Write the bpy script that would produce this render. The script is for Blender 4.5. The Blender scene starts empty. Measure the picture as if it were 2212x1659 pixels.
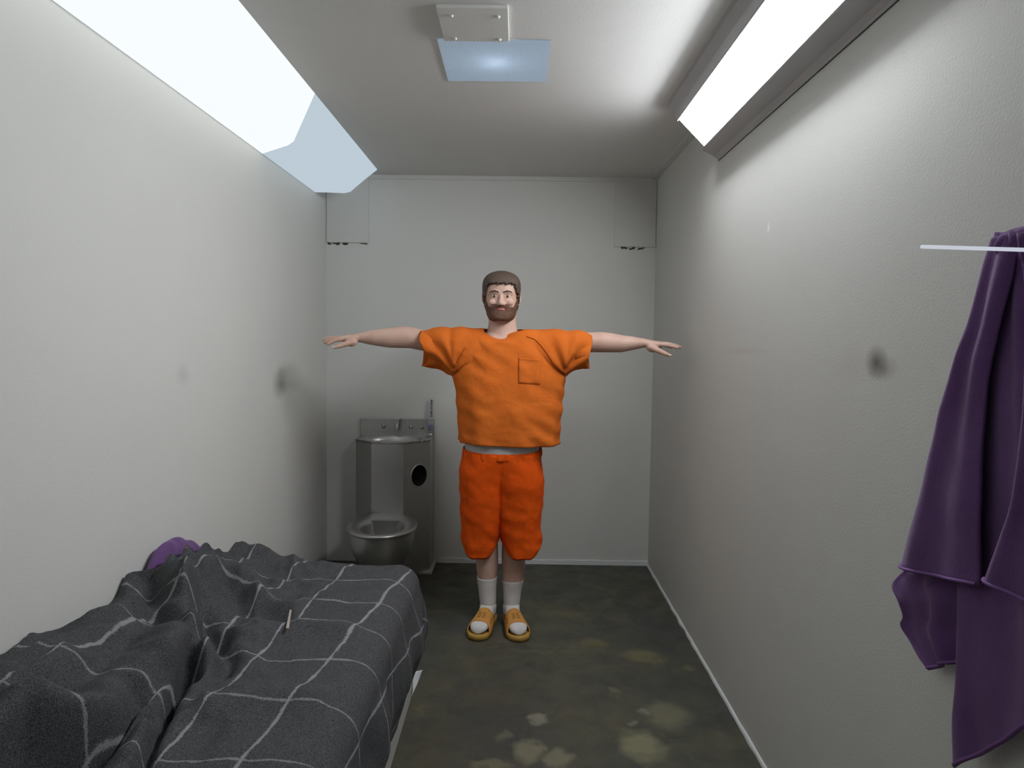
import bpy, bmesh, math, random
from mathutils import Vector, Matrix, noise
from mathutils.bvhtree import BVHTree

random.seed(4)
S = bpy.context.scene
COL = S.collection
PI = math.pi

# ------------------------------------------------------------------ camera, world, exposure
YAW, PITCH, ROLL = 0.00665, 0.0617, 0.01346
cam_d = bpy.data.cameras.new('camera')
cam_d.sensor_width = 36.0
cam_d.lens = 24.98
cam_d.clip_start = 0.02
cam = bpy.data.objects.new('camera', cam_d)
COL.objects.link(cam)
_r = Vector((math.cos(YAW), math.sin(YAW), 0))
_f0 = Vector((-math.sin(YAW), math.cos(YAW), 0))
_u0 = Vector((0, 0, 1))
_f = _f0 * math.cos(PITCH) - _u0 * math.sin(PITCH)
_u = _u0 * math.cos(PITCH) + _f0 * math.sin(PITCH)
_r2 = _r * math.cos(ROLL) + _u * math.sin(ROLL)
_u2 = _u * math.cos(ROLL) - _r * math.sin(ROLL)
M = Matrix((( _r2.x, _u2.x, -_f.x, 0.0), (_r2.y, _u2.y, -_f.y, 0.0), (_r2.z, _u2.z, -_f.z, 1.45), (0, 0, 0, 1)))
cam.matrix_world = M
S.camera = cam

w = bpy.data.worlds.new('world')
S.world = w
w.use_nodes = True
w.node_tree.nodes['Background'].inputs['Color'].default_value = (0.6, 0.65, 0.7, 1)
w.node_tree.nodes['Background'].inputs['Strength'].default_value = 0.02
S.view_settings.view_transform = 'Standard'
S.view_settings.look = 'None'
S.view_settings.exposure = 0.0
S.view_settings.gamma = 1.0
S.view_settings.use_curve_mapping = False
S.cycles.max_bounces = 10
S.cycles.diffuse_bounces = 6
S.cycles.caustics_reflective = False
S.cycles.caustics_refractive = False
S.cycles.sample_clamp_indirect = 6.0

LAMP = 39.0        # right ceiling lamp lens
REFLECTION = 1.0       # left glass reflection built as glow, bright length
REFLECTION_DIM = 0.60   # left glass reflection built as glow, dim end

# room: metres, camera stands at x = y = 0
XL, XR, YB, YF, ZC = -1.2216, 0.8682, 4.547, -1.1, 2.478


# ------------------------------------------------------------------ materials
def srgb(r, g, b):
    def f(c):
        c /= 255.0
        return c / 12.92 if c <= 0.04045 else ((c + 0.055) / 1.055) ** 2.4
    return (f(r), f(g), f(b), 1.0)


class Mat:
    def __init__(self, name, color, rough=0.6, metal=0.0, spec=0.5):
        self.m = bpy.data.materials.new(name)
        self.m.use_nodes = True
        self.nt = self.m.node_tree
        self.b = self.nt.nodes['Principled BSDF']
        self.b.inputs['Base Color'].default_value = color
        self.b.inputs['Roughness'].default_value = rough
        self.b.inputs['Metallic'].default_value = metal
        self.b.inputs['Specular IOR Level'].default_value = spec
        self._co = {}

    def n(self, t, **kw):
        nd = self.nt.nodes.new(t)
        for k, v in kw.items():
            setattr(nd, k, v)
        return nd

    def link(self, a, b):
        self.nt.links.new(a, b)

    def co(self, kind='Object'):
        if kind not in self._co:
            if kind == 'World':
                self._co[kind] = self.n('ShaderNodeNewGeometry').outputs['Position']
            else:
                self._co[kind] = self.n('ShaderNodeTexCoord').outputs[kind]
        return self._co[kind]

    def math(self, op, a, b=None, clamp=False):
        nd = self.n('ShaderNodeMath', operation=op)
        nd.use_clamp = clamp
        for i, x in enumerate((a, b)):
            if x is None:
                continue
            if isinstance(x, (int, float)):
                nd.inputs[i].default_value = x
            else:
                self.link(x, nd.inputs[i])
        return nd.outputs[0]

    def noise(self, scale, detail=3.0, rough=0.5, co=None, dist=0.0, vscale=None):
        nd = self.n('ShaderNodeTexNoise')
        nd.inputs['Scale'].default_value = scale
        nd.inputs['Detail'].default_value = detail
        nd.inputs['Roughness'].default_value = rough
        nd.inputs['Distortion'].default_value = dist
        c = co or self.co()
        if vscale:
            mp = self.n('ShaderNodeMapping')
            mp.inputs['Scale'].default_value = vscale
            self.link(c, mp.inputs['Vector'])
            c = mp.outputs[0]
        self.link(c, nd.inputs['Vector'])
        return nd.outputs['Fac']

    def ramp(self, fac, lo, hi, a=0.0, b=1.0):
        nd = self.n('ShaderNodeMapRange')
        nd.inputs['From Min'].default_value = lo
        nd.inputs['From Max'].default_value = hi
        nd.inputs['To Min'].default_value = a
        nd.inputs['To Max'].default_value = b
        self.link(fac, nd.inputs['Value'])
        return nd.outputs[0]

    def mix(self, fac, a, b):
        nd = self.n('ShaderNodeMix', data_type='RGBA')
        if isinstance(fac, (int, float)):
            nd.inputs[0].default_value = fac
        else:
            self.link(fac, nd.inputs[0])
        for i, x in ((6, a), (7, b)):
            if isinstance(x, tuple):
                nd.inputs[i].default_value = x
            else:
                self.link(x, nd.inputs[i])
        return nd.outputs[2]

    def color(self, out):
        self.link(out, self.b.inputs['Base Color'])

    def bump(self, h, strength=0.3, dist=0.002):
        nd = self.n('ShaderNodeBump')
        nd.inputs['Strength'].default_value = strength
        nd.inputs['Distance'].default_value = dist
        self.link(h, nd.inputs['Height'])
        self.link(nd.outputs[0], self.b.inputs['Normal'])

    def blob(self, pos, size, soft=1.0, wob=0.0, wscale=14.0):
        """0..1 stain and painted shadow mask around a world point; size = radii along x, y, z."""
        c = self.co('World')
        if wob:
            nz = self.n('ShaderNodeTexNoise')
            nz.inputs['Scale'].default_value = wscale
            nz.inputs['Detail'].default_value = 4.0
            self.link(c, nz.inputs['Vector'])
            sb = self.n('ShaderNodeVectorMath', operation='SUBTRACT')
            self.link(nz.outputs['Color'], sb.inputs[0])
            sb.inputs[1].default_value = (0.5, 0.5, 0.5)
            sc = self.n('ShaderNodeVectorMath', operation='SCALE')
            self.link(sb.outputs[0], sc.inputs[0])
            sc.inputs['Scale'].default_value = wob
            ad = self.n('ShaderNodeVectorMath', operation='ADD')
            self.link(c, ad.inputs[0])
            self.link(sc.outputs[0], ad.inputs[1])
            c = ad.outputs[0]
        s = self.n('ShaderNodeVectorMath', operation='SUBTRACT')
        self.link(c, s.inputs[0])
        s.inputs[1].default_value = pos
        d = self.n('ShaderNodeVectorMath', operation='DIVIDE')
        self.link(s.outputs[0], d.inputs[0])
        d.inputs[1].default_value = size
        l = self.n('ShaderNodeVectorMath', operation='LENGTH')
        self.link(d.outputs[0], l.inputs[0])
        return self.ramp(l.outputs['Value'], 1.0, 1.0 - soft)


def emit_mat(name, color, strength):
    m = bpy.data.materials.new(name)
    m.use_nodes = True
    nt = m.node_tree
    nt.nodes.remove(nt.nodes['Principled BSDF'])
    e = nt.nodes.new('ShaderNodeEmission')
    e.inputs['Color'].default_value = color
    e.inputs['Strength'].default_value = strength
    nt.links.new(e.outputs[0], nt.nodes['Material Output'].inputs['Surface'])
    return m


def wall_mat(name, base, stains_shade=()):
    k = Mat(name, base, 0.55, spec=0.3)
    v = k.noise(2.3, 4, 0.6, k.co('World'))
    g = k.noise(900.0, 1, 0.5, k.co('World'))
    dark = tuple(c * 0.93 for c in base[:3]) + (1,)
    out = k.mix(v, base, dark)
    sp = k.ramp(g, 0.3, 0.7, 0.0, 0.25)
    out = k.mix(sp, out, tuple(c * 0.72 for c in base[:3]) + (1,))
    for pos, size, col, amt, soft, wob in stains_shade:
        bl = k.blob(pos, size, soft, wob)
        out = k.mix(k.math('MULTIPLY', bl, amt), out, col)
    k.color(out)
    n2 = k.noise(160.0, 3, 0.55, k.co('World'))
    k.bump(n2, 0.25, 0.002)
    return k.m


GREY = srgb(217, 217, 212)
m_wall_left = wall_mat('painted_wall_left', GREY, [
    ((XL, 3.653, 1.207), (0.2, 0.13, 0.085), srgb(80, 80, 80), 0.45, 1.0, 0.03),  # shadow of the outstretched hand painted into the wall colour
    ((XL, 2.587, 1.307), (0.2, 0.07, 0.05), srgb(110, 110, 110), 0.20, 1.0, 0.02),
])
m_wall_right = wall_mat('painted_wall_right', GREY, [
    ((XR, 1.724, 1.408), (0.2, 0.060, 0.045), srgb(30, 27, 30), 0.75, 1.0, 0.015),
    ((XR, 1.69, 1.398), (0.2, 0.075, 0.035), srgb(50, 45, 45), 0.40, 1.0, 0.02),
    ((XR, 2.508, 1.852), (0.1, 0.012, 0.022), srgb(240, 240, 235), 0.8, 0.6, 0.0),
    ((XR, 1.86, 1.40), (0.2, 0.12, 0.06), srgb(200, 170, 160), 0.15, 1.0, 0.03),
    ((XR, 2.75, 1.42), (0.2, 0.30, 0.02), srgb(185, 150, 140), 0.22, 1.0, 0.02),
])
m_wall_back = wall_mat('painted_wall_back', srgb(217, 218, 213), [
    ((-1.165, YB, 2.228), (0.055, 0.2, 0.020), srgb(235, 238, 240), 0.55, 1.0, 0.02),
    ((0.630, YB, 2.14), (0.030, 0.2, 0.06), srgb(225, 225, 220), 0.5, 0.7, 0.03),
])
m_wall = wall_mat('painted_wall', GREY)
m_ceil = wall_mat('painted_ceiling', srgb(220, 220, 217))
m_plate = wall_mat('painted_steel_plate', srgb(214, 214, 210))
m_caulk = Mat('white_caulk', srgb(205, 208, 208), 0.7).m
m_chip = Mat('bare_dark_chip', srgb(66, 64, 61), 0.9).m
m_house = Mat('lamp_housing_paint', srgb(180, 179, 180), 0.45).m

kf = Mat('sealed_concrete', srgb(70, 70, 62), 0.5, spec=0.35)
n1 = kf.noise(2.2, 6, 0.6, kf.co('World'), 0.6)
n2_ = kf.noise(7.0, 6, 0.65, kf.co('World'), 0.4)
n3_ = kf.noise(380.0, 2, 0.5, kf.co('World'))
o = kf.mix(kf.ramp(n1, 0.35, 0.7), srgb(72, 74, 68), srgb(92, 88, 68))
o = kf.mix(kf.ramp(n2_, 0.42, 0.72, 0.0, 0.75), o, srgb(58, 60, 56))
for x, y, rx, ry, amt, col in [
        (0.602, 2.687, 0.11, 0.13, 0.55, (138, 136, 106)), (0.466, 2.477, 0.10, 0.12, 0.75, (150, 146, 112)),
        (0.060, 2.430, 0.06, 0.085, 0.7, (148, 144, 116)), (0.160, 2.390, 0.06, 0.07, 0.65, (148, 144, 116)),
        (0.096, 2.644, 0.045, 0.05, 0.75, (150, 148, 130)), (0.517, 2.719, 0.03, 0.035, 0.6, (140, 138, 120)),
        (0.466, 2.639, 0.024, 0.03, 0.6, (140, 138, 120)), (0.432, 2.895, 0.022, 0.03, 0.5, (130, 128, 96)),
        (0.400, 3.337, 0.10, 0.06, 0.45, (128, 116, 70)), (0.600, 3.200, 0.12, 0.09, 0.55, (134, 126, 84)),
        (0.335, 3.307, 0.16, 0.11, 0.25, (124, 116, 80)), (-0.37, 3.713, 0.12, 0.05, 0.35, (120, 114, 88)),
        (0.25, 3.72, 0.16, 0.12, 0.30, (120, 112, 74)), (-0.36, 2.69, 0.03, 0.06, 0.4, (122, 116, 84)),
        (-0.03, 2.53, 0.03, 0.05, 0.5, (130, 126, 104)), (0.788, 3.084, 0.03, 0.05, 0.45, (128, 124, 84)),
        (0.768, 2.516, 0.05, 0.08, 0.25, (120, 116, 96)), (0.10, 3.24, 0.22, 0.03, 0.35, (118, 112, 84)),
        (-0.07, 2.352, 0.09, 0.03, 0.55, (140, 136, 104)), (-0.035, 3.345, 0.05, 0.03, 0.4, (118, 118, 108))]:
    o = kf.mix(kf.math('MULTIPLY', kf.blob((x, y, 0), (rx, ry, 0.5), 0.55, 0.11), amt * 0.8), o, srgb(*col))
o = kf.mix(kf.ramp(n3_, 0.3, 0.7, 0, 0.35), o, srgb(50, 50, 46))
kf.color(o)
kf.link(kf.ramp(n2_, 0.3, 0.7, 0.38, 0.62), kf.b.inputs['Roughness'])
kf.bump(n3_, 0.15, 0.001)
m_floor = kf.m

ks = Mat('brushed_stainless', srgb(150, 150, 150), 0.34, 0.95)
sn = ks.noise(30.0, 3, 0.6, ks.co(), vscale=(12, 12, 0.6))
ks.color(ks.mix(sn, srgb(196, 195, 192), srgb(164, 164, 163)))
ks.link(ks.ramp(sn, 0.2, 0.8, 0.28, 0.44), ks.b.inputs['Roughness'])
m_steel = ks.m
m_steel_bright = Mat('polished_stainless', srgb(190, 190, 190), 0.18, 1.0).m
m_dark = Mat('dark_recess', srgb(30, 29, 28), 0.7).m


def cloth_mat(name, c1, c2, weave=900.0, rough=0.85, bstr=0.3, bdist=0.0015, big=9.0, sheen=0.0, crs=3.0):
    k = Mat(name, c1, rough, spec=0.15)
    a = k.noise(big, 4, 0.6)
    b = k.noise(weave, 2, 0.5)
    o = k.mix(k.ramp(a, 0.3, 0.7), c1, c2)
    o = k.mix(k.ramp(b, 0.35, 0.7, 0, 0.4), o, tuple(x * 0.75 for x in c2[:3]) + (1,))
    k.color(o)
    crease = k.noise(9.0, 4, 0.5, None, 0.35)
    h = k.math('ADD', k.math('MULTIPLY', crease, crs), k.math('MULTIPLY', b, 0.5))
    k.bump(h, bstr, bdist)
    if sheen:
        k.b.inputs['Sheen Weight'].default_value = sheen
        k.b.inputs['Sheen Roughness'].default_value = 0.5
    return k.m


m_shirt = cloth_mat('orange_cotton', srgb(222, 116, 42), srgb(214, 106, 36), bstr=0.5, bdist=0.005, crs=6.0)
m_shorts = cloth_mat('deep_orange_cotton', srgb(238, 92, 16), srgb(226, 82, 10), bstr=0.5, bdist=0.005, crs=5.0)
m_seam = cloth_mat('orange_seam', srgb(150, 70, 20), srgb(140, 64, 18))
m_under = cloth_mat('white_undershirt', srgb(205, 203, 205), srgb(190, 188, 190))
m_sock = cloth_mat('white_sock', srgb(222, 218, 216), srgb(206, 202, 200), bstr=0.3)
m_purple = cloth_mat('purple_terry', srgb(116, 82, 134), srgb(98, 66, 116), weave=380.0, bstr=0.8, bdist=0.003, sheen=0.2, crs=1.0)
m_purple_hem = cloth_mat('purple_hem', srgb(140, 104, 160), srgb(126, 90, 146), weave=500.0)
m_white_sheet = cloth_mat('white_sheet', srgb(220, 222, 222), srgb(208, 210, 210))
m_bunk = wall_mat('grey_bunk', srgb(176, 176, 170))
m_mattress = cloth_mat('green_mattress', srgb(70, 84, 78), srgb(64, 78, 70))

km = Mat('skin', srgb(208, 170, 152), 0.5, spec=0.35)
sa = km.noise(14.0, 4, 0.6)
sb_ = km.noise(240.0, 3, 0.6)
km.color(km.mix(km.ramp(sa, 0.35, 0.7, 0, 0.6), srgb(208, 174, 158), srgb(192, 148, 130)))
km.bump(sb_, 0.15, 0.001)
km.b.inputs['Subsurface Weight'].default_value = 0.08
km.b.inputs['Subsurface Radius'].default_value = (0.012, 0.005, 0.003)
m_skin = km.m
m_lips = Mat('lips', srgb(168, 102, 92), 0.45).m
kh = Mat('brown_hair', srgb(72, 56, 46), 0.6)
hn = kh.noise(60.0, 4, 0.7, None, vscale=(4, 4, 1))
kh.color(kh.mix(hn, srgb(58, 44, 36), srgb(104, 84, 70)))
kh.bump(hn, 0.8, 0.004)
m_hair = kh.m
kb = Mat('beard_hair', srgb(92, 62, 46), 0.65)
bn = kb.noise(90.0, 4, 0.7, None, vscale=(4, 4, 1.5))
kb.color(kb.mix(bn, srgb(74, 48, 36), srgb(124, 86, 64)))
kb.bump(bn, 0.8, 0.004)
m_beard = kb.m
m_eye = Mat('eye_white', srgb(225, 220, 215), 0.25).m
m_iris = Mat('iris', srgb(60, 48, 40), 0.2).m
m_nail = Mat('nail', srgb(236, 204, 192), 0.3).m
m_tan = cloth_mat('tan_rubber', srgb(206, 148, 78), srgb(196, 138, 70), weave=300.0, rough=0.55, bstr=0.08)
m_sole = cloth_mat('tan_sole', srgb(190, 150, 78), srgb(176, 138, 70), weave=300.0, rough=0.6, bstr=0.08)
m_slit = Mat('dark_slit', srgb(58, 40, 26), 0.8).m
m_lens = emit_mat('lit_face', (0.93, 0.96, 1.0, 1), LAMP)
m_reflection = emit_mat('reflection_bright', (0.94, 0.985, 1.0, 1), REFLECTION)
m_reflection_dim = emit_mat('reflection_dim', (0.85, 1.0, 1.12, 1), REFLECTION_DIM)
m_reflection_line = emit_mat('reflection_glow', (0.90, 0.95, 1.08, 1), 0.62)
m_stick = Mat('pale_wood', srgb(168, 156, 146), 0.6).m


# ------------------------------------------------------------------ mesh helpers
def obj(name, verts, faces, mat, parent=None, smooth=True, mats=None, fmat=None):
    me = bpy.data.meshes.new(name)
    me.from_pydata([tuple(v) for v in verts], [], faces)
    for m_ in (mats or [mat]):
        me.materials.append(m_)
    if fmat:
        for p, i in zip(me.polygons, fmat):
            p.material_index = i
    if smooth:
        for p in me.polygons:
            p.use_smooth = True
    bm = bmesh.new()
    bm.from_mesh(me)
    bmesh.ops.recalc_face_normals(bm, faces=bm.faces)
    bm.to_mesh(me)
    bm.free()
    me.update()
    o = bpy.data.objects.new(name, me)
    COL.objects.link(o)
    if parent is not None:
        o.parent = parent
    return o


def tag(o, label, cat, group=None):
    o['label'] = label
    o['category'] = cat
    if group:
        o['group'] = group
    return o


def struct(o):
    o['kind'] = 'structure'
    return o


def empty(name, loc, label, cat, group=None):
    o = bpy.data.objects.new(name, None)
    o.empty_display_size = 0.1
    COL.objects.link(o)
    o.location = loc
    tag(o, label, cat, group)
    return o


def adopt(child, parent):
    """parent a mesh built in world coordinates under an Empty placed elsewhere"""
    child.parent = parent
    child.matrix_parent_inverse = Matrix.Translation(-Vector(parent.location))
    return child


class MB:
    def __init__(s):
        s.v, s.f, s.fm = [], [], []

    def add(s, vs, fs, mi=0):
        b = len(s.v)
        s.v += [Vector(v) for v in vs]
        s.f += [tuple(i + b for i in f) for f in fs]
        s.fm += [mi] * len(fs)

    def box(s, lo, hi, mi=0):
        x0, y0, z0 = lo
        x1, y1, z1 = hi
        s.add([(x0, y0, z0), (x1, y0, z0), (x1, y1, z0), (x0, y1, z0), (x0, y0, z1), (x1, y0, z1), (x1, y1, z1), (x0, y1, z1)],
              [(0, 3, 2, 1), (4, 5, 6, 7), (0, 1, 5, 4), (1, 2, 6, 5), (2, 3, 7, 6), (3, 0, 4, 7)], mi)

    def loft(s, rings, cap0=True, cap1=True, closed=True, mi=0):
        n = len(rings[0])
        vs = [p for r in rings for p in r]
        fs = []
        for i in range(len(rings) - 1):
            for j in range(n if closed else n - 1):
                k = (j + 1) % n
                fs.append((i * n + j, i * n + k, (i + 1) * n + k, (i + 1) * n + j))
        if cap0:
            fs.append(tuple(range(n))[::-1])
        if cap1:
            b = (len(rings) - 1) * n
            fs.append(tuple(b + j for j in range(n)))
        s.add(vs, fs, mi)

    def tube(s, pts, radii, ref=(0, 0, 1), n=12, mi=0, dome=True):
        """tapering tube through pts; radii = r or (r_side, r_ref)"""
        pts = [Vector(p) for p in pts]
        radii = [(r, r) if isinstance(r, (int, float)) else r for r in radii]
        ref = Vector(ref)
        rings = []
        for i, p in enumerate(pts):
            a = pts[max(0, i - 1)]
            b = pts[min(len(pts) - 1, i + 1)]
            t = (b - a).normalized()
            side = t.cross(ref).normalized()
            up = side.cross(t).normalized()
            ra, rb = radii[i]

            def ring(c, k):
                return [c + side * (math.cos(2 * PI * j / n) * ra * k) + up * (math.sin(2 * PI * j / n) * rb * k) for j in range(n)]
            if dome and i == 0:
                for q in (0.15, 0.6, 0.9):
                    rings.append(ring(p - t * (min(ra, rb) * math.sqrt(1 - q * q)), q))
            rings.append(ring(p, 1))
            if dome and i == len(pts) - 1:
                for q in (0.9, 0.6, 0.15):
                    rings.append(ring(p + t * (min(ra, rb) * math.sqrt(1 - q * q)), q))
        s.loft(rings, mi=mi)

    def ball(s, c, r, n=12, mi=0):
        c = Vector(c)
        r = (r, r, r) if isinstance(r, (int, float)) else r
        rings = []
        for i in range(n + 1):
            a = -PI / 2 + PI * i / n
            k = max(math.cos(a), 0.02)
            rings.append([c + Vector((r[0] * k * math.cos(2 * PI * j / (2 * n)), r[1] * k * math.sin(2 * PI * j / (2 * n)), r[2] * math.sin(a))) for j in range(2 * n)])
        s.loft(rings, mi=mi)

    def build(s, name, mat, parent=None, smooth=True, mats=None):
        return obj(name, s.v, s.f, mat, parent, smooth, mats, s.fm if mats else None)


def box(name, lo, hi, mat, parent=None, bevel=0.0):
    m_ = MB()
    m_.box(lo, hi)
    o = m_.build(name, mat, parent, smooth=False)
    if bevel:
        md = o.modifiers.new('bevel', 'BEVEL')
        md.width = bevel
        md.segments = 2
    return o


def sring(cx, cy, z, rx, rf, rb, n=48, e=2.0):
    """superellipse ring; rf toward the camera (-y), rb away from it"""
    out = []
    for j in range(n):
        a = 2 * PI * j / n
        c, s_ = math.cos(a), math.sin(a)
        x = math.copysign(abs(c) ** (2 / e), c) * rx
        y = math.copysign(abs(s_) ** (2 / e), s_) * (rb if s_ > 0 else rf)
        out.append(Vector((cx + x, cy + y, z)))
    return out


def lerp_table(tab, x):
    """tab rows (key, v1, v2, ...) sorted by key -> smooth interpolation"""
    if x <= tab[0][0]:
        return tab[0][1:]
    for a, b in zip(tab, tab[1:]):
        if x <= b[0]:
            t = (x - a[0]) / (b[0] - a[0])
            return tuple(p + (q - p) * t for p, q in zip(a[1:], b[1:]))
    return tab[-1][1:]


def smooth_table(tab, x):
    """Catmull-Rom version of lerp_table"""
    if x <= tab[0][0]:
        return tab[0][1:]
    if x >= tab[-1][0]:
        return tab[-1][1:]
    for i in range(len(tab) - 1):
        if x <= tab[i + 1][0]:
            break
    p0, p1, p2, p3 = tab[max(0, i - 1)], tab[i], tab[i + 1], tab[min(len(tab) - 1, i + 2)]
    t = (x - p1[0]) / (p2[0] - p1[0])
    out = []
    for k in range(1, len(p1)):
        m1 = (p2[k] - p0[k]) / (p2[0] - p0[0]) * (p2[0] - p1[0])
        m2 = (p3[k] - p1[k]) / (p3[0] - p1[0]) * (p2[0] - p1[0])
        t2, t3 = t * t, t * t * t
        out.append((2 * t3 - 3 * t2 + 1) * p1[k] + (t3 - 2 * t2 + t) * m1 + (-2 * t3 + 3 * t2) * p2[k] + (t3 - t2) * m2)
    return tuple(out)


def seg_dist(px, py, poly):
    """distance to a polyline, signed side, and parameter 0..1 along it"""
    best = (1e9, 0, 0)
    L = [0.0]
    for a, b in zip(poly, poly[1:]):
        L.append(L[-1] + math.hypot(b[0] - a[0], b[1] - a[1]))
    for i, (a, b) in enumerate(zip(poly, poly[1:])):
        dx, dy = b[0] - a[0], b[1] - a[1]
        l2 = dx * dx + dy * dy
        t = max(0, min(1, ((px - a[0]) * dx + (py - a[1]) * dy) / l2))
        qx, qy = a[0] + dx * t, a[1] + dy * t
        d = math.hypot(px - qx, py - qy)
        if d < best[0]:
            sgn = 1 if dx * (py - a[1]) - dy * (px - a[0]) > 0 else -1
            best = (d, sgn, (L[i] + t * math.sqrt(l2)) / L[-1])
    return best


def nz(x, y, z=0.0):
    return noise.noise(Vector((x, y, z)))


# ------------------------------------------------------------------ room shell
TH = 0.12
struct(box('floor', (XL - TH, YF - TH, -0.1), (XR + TH, YB + TH, 0.0), m_floor))
struct(box('wall_left', (XL - TH, YF - TH, 0.0), (XL, YB + TH, ZC + 0.2), m_wall_left))
struct(box('wall_right', (XR, YF - TH, 0.0), (XR + TH, YB + TH, ZC + 0.2), m_wall_right))
struct(box('wall_back', (XL, YB, 0.0), (XR, YB + TH, ZC + 0.2), m_wall_back))
struct(box('wall_front', (XL, YF - TH, 0.0), (XR, YF, ZC + 0.2), m_wall))
VX0, VX1, VY0, VY1 = -0.289, 0.101, 2.500, 2.892          # the ceiling opening behind the perforated panel
mc = MB()
for lo, hi in (((XL, YF), (XR, VY0)), ((XL, VY1), (XR, YB)), ((XL, VY0), (VX0, VY1)), ((VX1, VY0), (XR, VY1))):
    mc.box((lo[0], lo[1], ZC), (hi[0], hi[1], ZC + 0.1))
mc.box((VX0 - 0.02, VY0 - 0.02, ZC + 0.1), (VX1 + 0.02, VY1 + 0.02, ZC + 0.12))
struct(mc.build('ceiling', m_ceil, smooth=False))

# painted strip along the top of the back wall, caulked seams along the floor
mt = MB()
mt.box((XL, YB - 0.010, ZC - 0.026), (XR, YB, ZC))
struct(mt.build('trim_1', m_plate, smooth=False))
mt = MB()
mt.box((0.826, 0.8, ZC - 0.010), (XR, YB - 0.01, ZC))
struct(mt.build('trim_2', m_plate, smooth=False))
mb = MB()
n = 60
rings = []
for i in range(n + 1):
    x = -0.50 + (XR + 0.50) * i / n
    h = 0.030 + 0.006 * nz(x * 9, 3)
    rings.append([Vector((x, YB, h)), Vector((x, YB - 0.010, h - 0.004)), Vector((x, YB - 0.014, 0.0)), Vector((x, YB, 0.0))])
mb.loft(rings)
struct(mb.build('baseboard_back', m_caulk, smooth=False))
mb = MB()
rings = []
for i in range(121):
    y = 0.8 + (YB - 0.8) * i / 120
    h = 0.012 + 0.005 * nz(y * 7, 9)
    wd = 0.010 + 0.006 * nz(y * 11, 5)
    rings.append([Vector((XR, y, h)), Vector((XR - wd * 0.7, y, h * 0.7)), Vector((XR - wd, y, 0.0)), Vector((XR, y, 0.0))])
mb.loft(rings)
struct(mb.build('baseboard_right', m_caulk, smooth=False))

# ------------------------------------------------------------------ corner lamp, right
lamp = empty('corner_light', (XR, 2.0, ZC), 'bright white corner light fixture running along the top of the right wall', 'light fixture', 'corner light fixtures')
YL0, YL1 = 1.30, 3.182
CX, WZ = 0.634, 2.244         # where the sloped face meets ceiling and wall


def lamp_section(y, k=0.0):
    # k: roundness pull toward the corner
    cx, wz = CX + k, WZ + k
    x1, z1 = XR - 0.001, ZC - 0.001
    return [Vector((x1, y, z1)), Vector((cx, y, z1)), Vector((cx + 0.001, y, ZC - 0.004)), Vector((cx + 0.009, y, ZC - 0.006 - k)),
            Vector((XR - 0.006 - k, y, wz + 0.009)), Vector((XR - 0.004, y, wz + 0.001)), Vector((x1, y, wz))]


mh = MB()
mh.loft([lamp_section(YL0), lamp_section(YL1 - 0.03), lamp_section(YL1 - 0.012, 0.004), lamp_section(YL1, 0.014)])
adopt(mh.build('housing', m_house, smooth=False), lamp)
ml = MB()
nd = Vector((-1, 0, -1)).normalized() * 0.004
a0, a1 = Vector((0.697, 0, 2.421)), Vector((0.807, 0, 2.311))
sec = []
for y in (1.50, YL1 - 0.013):
    yy = Vector((0, y, 0))
    sec.append([a0 + yy, a0 + nd + yy, a1 + nd + yy, a1 + yy])
ml.loft(sec)
adopt(ml.build('lens', m_lens, smooth=False), lamp)
bz = MB()  # raised lips added beside the lens to cut its light on wall and ceiling
fn = Vector((-1, 0, -1)).normalized()
fd = Vector((1, 0, -1)).normalized()
for base, sgn, hgt, wid in ((a1, 1, 0.040, 0.066), (a0, -1, 0.028, 0.040)):
    rr = []
    for y, k in ((1.40, 0.2), (1.46, 1.0), (YL1 - 0.05, 1.0), (YL1 - 0.006, 0.5)):
        yy = Vector((0, y, 0))
        b_ = base + fd * (sgn * 0.002) - fn * 0.002
        rr.append([b_ + yy, b_ + fn * (hgt * k) + yy, b_ + fn * (hgt * k) + fd * (sgn * 0.006) + yy, b_ + fd * (sgn * wid) + yy])
    bz.loft(rr)
    adopt(bz.build('added_light_lip', m_house, smooth=False), lamp)
    bz = MB()
mg = MB()
mg.box((XR - 0.0025, YL0, WZ - 0.0022), (XR - 0.001, YL1 - 0.02, WZ - 0.0005))
adopt(mg.build('wall_gasket', m_chip, smooth=False), lamp)

# ------------------------------------------------------------------ left band: glass reflection built as an added glowing shape
band = empty('reflection_band', (XL, 2.0, ZC), 'wide glowing band standing in for a glass reflection along the top of the left wall, with a dimmer far end', 'light fixture', 'corner light fixtures')
P_Z, P_X = 2.316, -0.868
P_END = 4.30


def band_pt(u, y):
    """u 0 at the wall, 1 at the ceiling, over a flat bottom and a slanted face"""
    tab = [(0.0, XL + 0.001, P_Z), (0.42, -1.050, P_Z), (0.50, -1.015, P_Z + 0.010), (1.0, P_X, ZC - 0.001)]
    x, z = lerp_table(tab, u)
    return Vector((x, y, z))


US = [0, 0.2, 0.42, 0.46, 0.5, 0.75, 1.0]
cut = lambda u: 3.42 - 0.36 * u       # the bright length stops on a slant
lit = MB()
lit.loft([[band_pt(u, YF + 0.2 + (cut(u) - YF - 0.2) * t) for u in US] for t in (0, 0.5, 1)], False, False, closed=False)
adopt(lit.build('lit_face', m_reflection, smooth=False), band)
dim = MB()
dim.loft([[band_pt(u, cut(u) + (P_END + 0.10 * u * u - cut(u)) * t) for u in US] for t in (0, 0.5, 1)], False, False, closed=False)
e = [band_pt(u, P_END + 0.10 * u * u) for u in US]
dim.add(e + [Vector((XL + 0.001, P_END, ZC - 0.001))], [tuple(range(len(e) + 1))])
o_ = adopt(dim.build('dim_end', m_reflection_dim, smooth=False), band)
o_['label'] = 'dim pale blue end of the reflection band'

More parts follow.
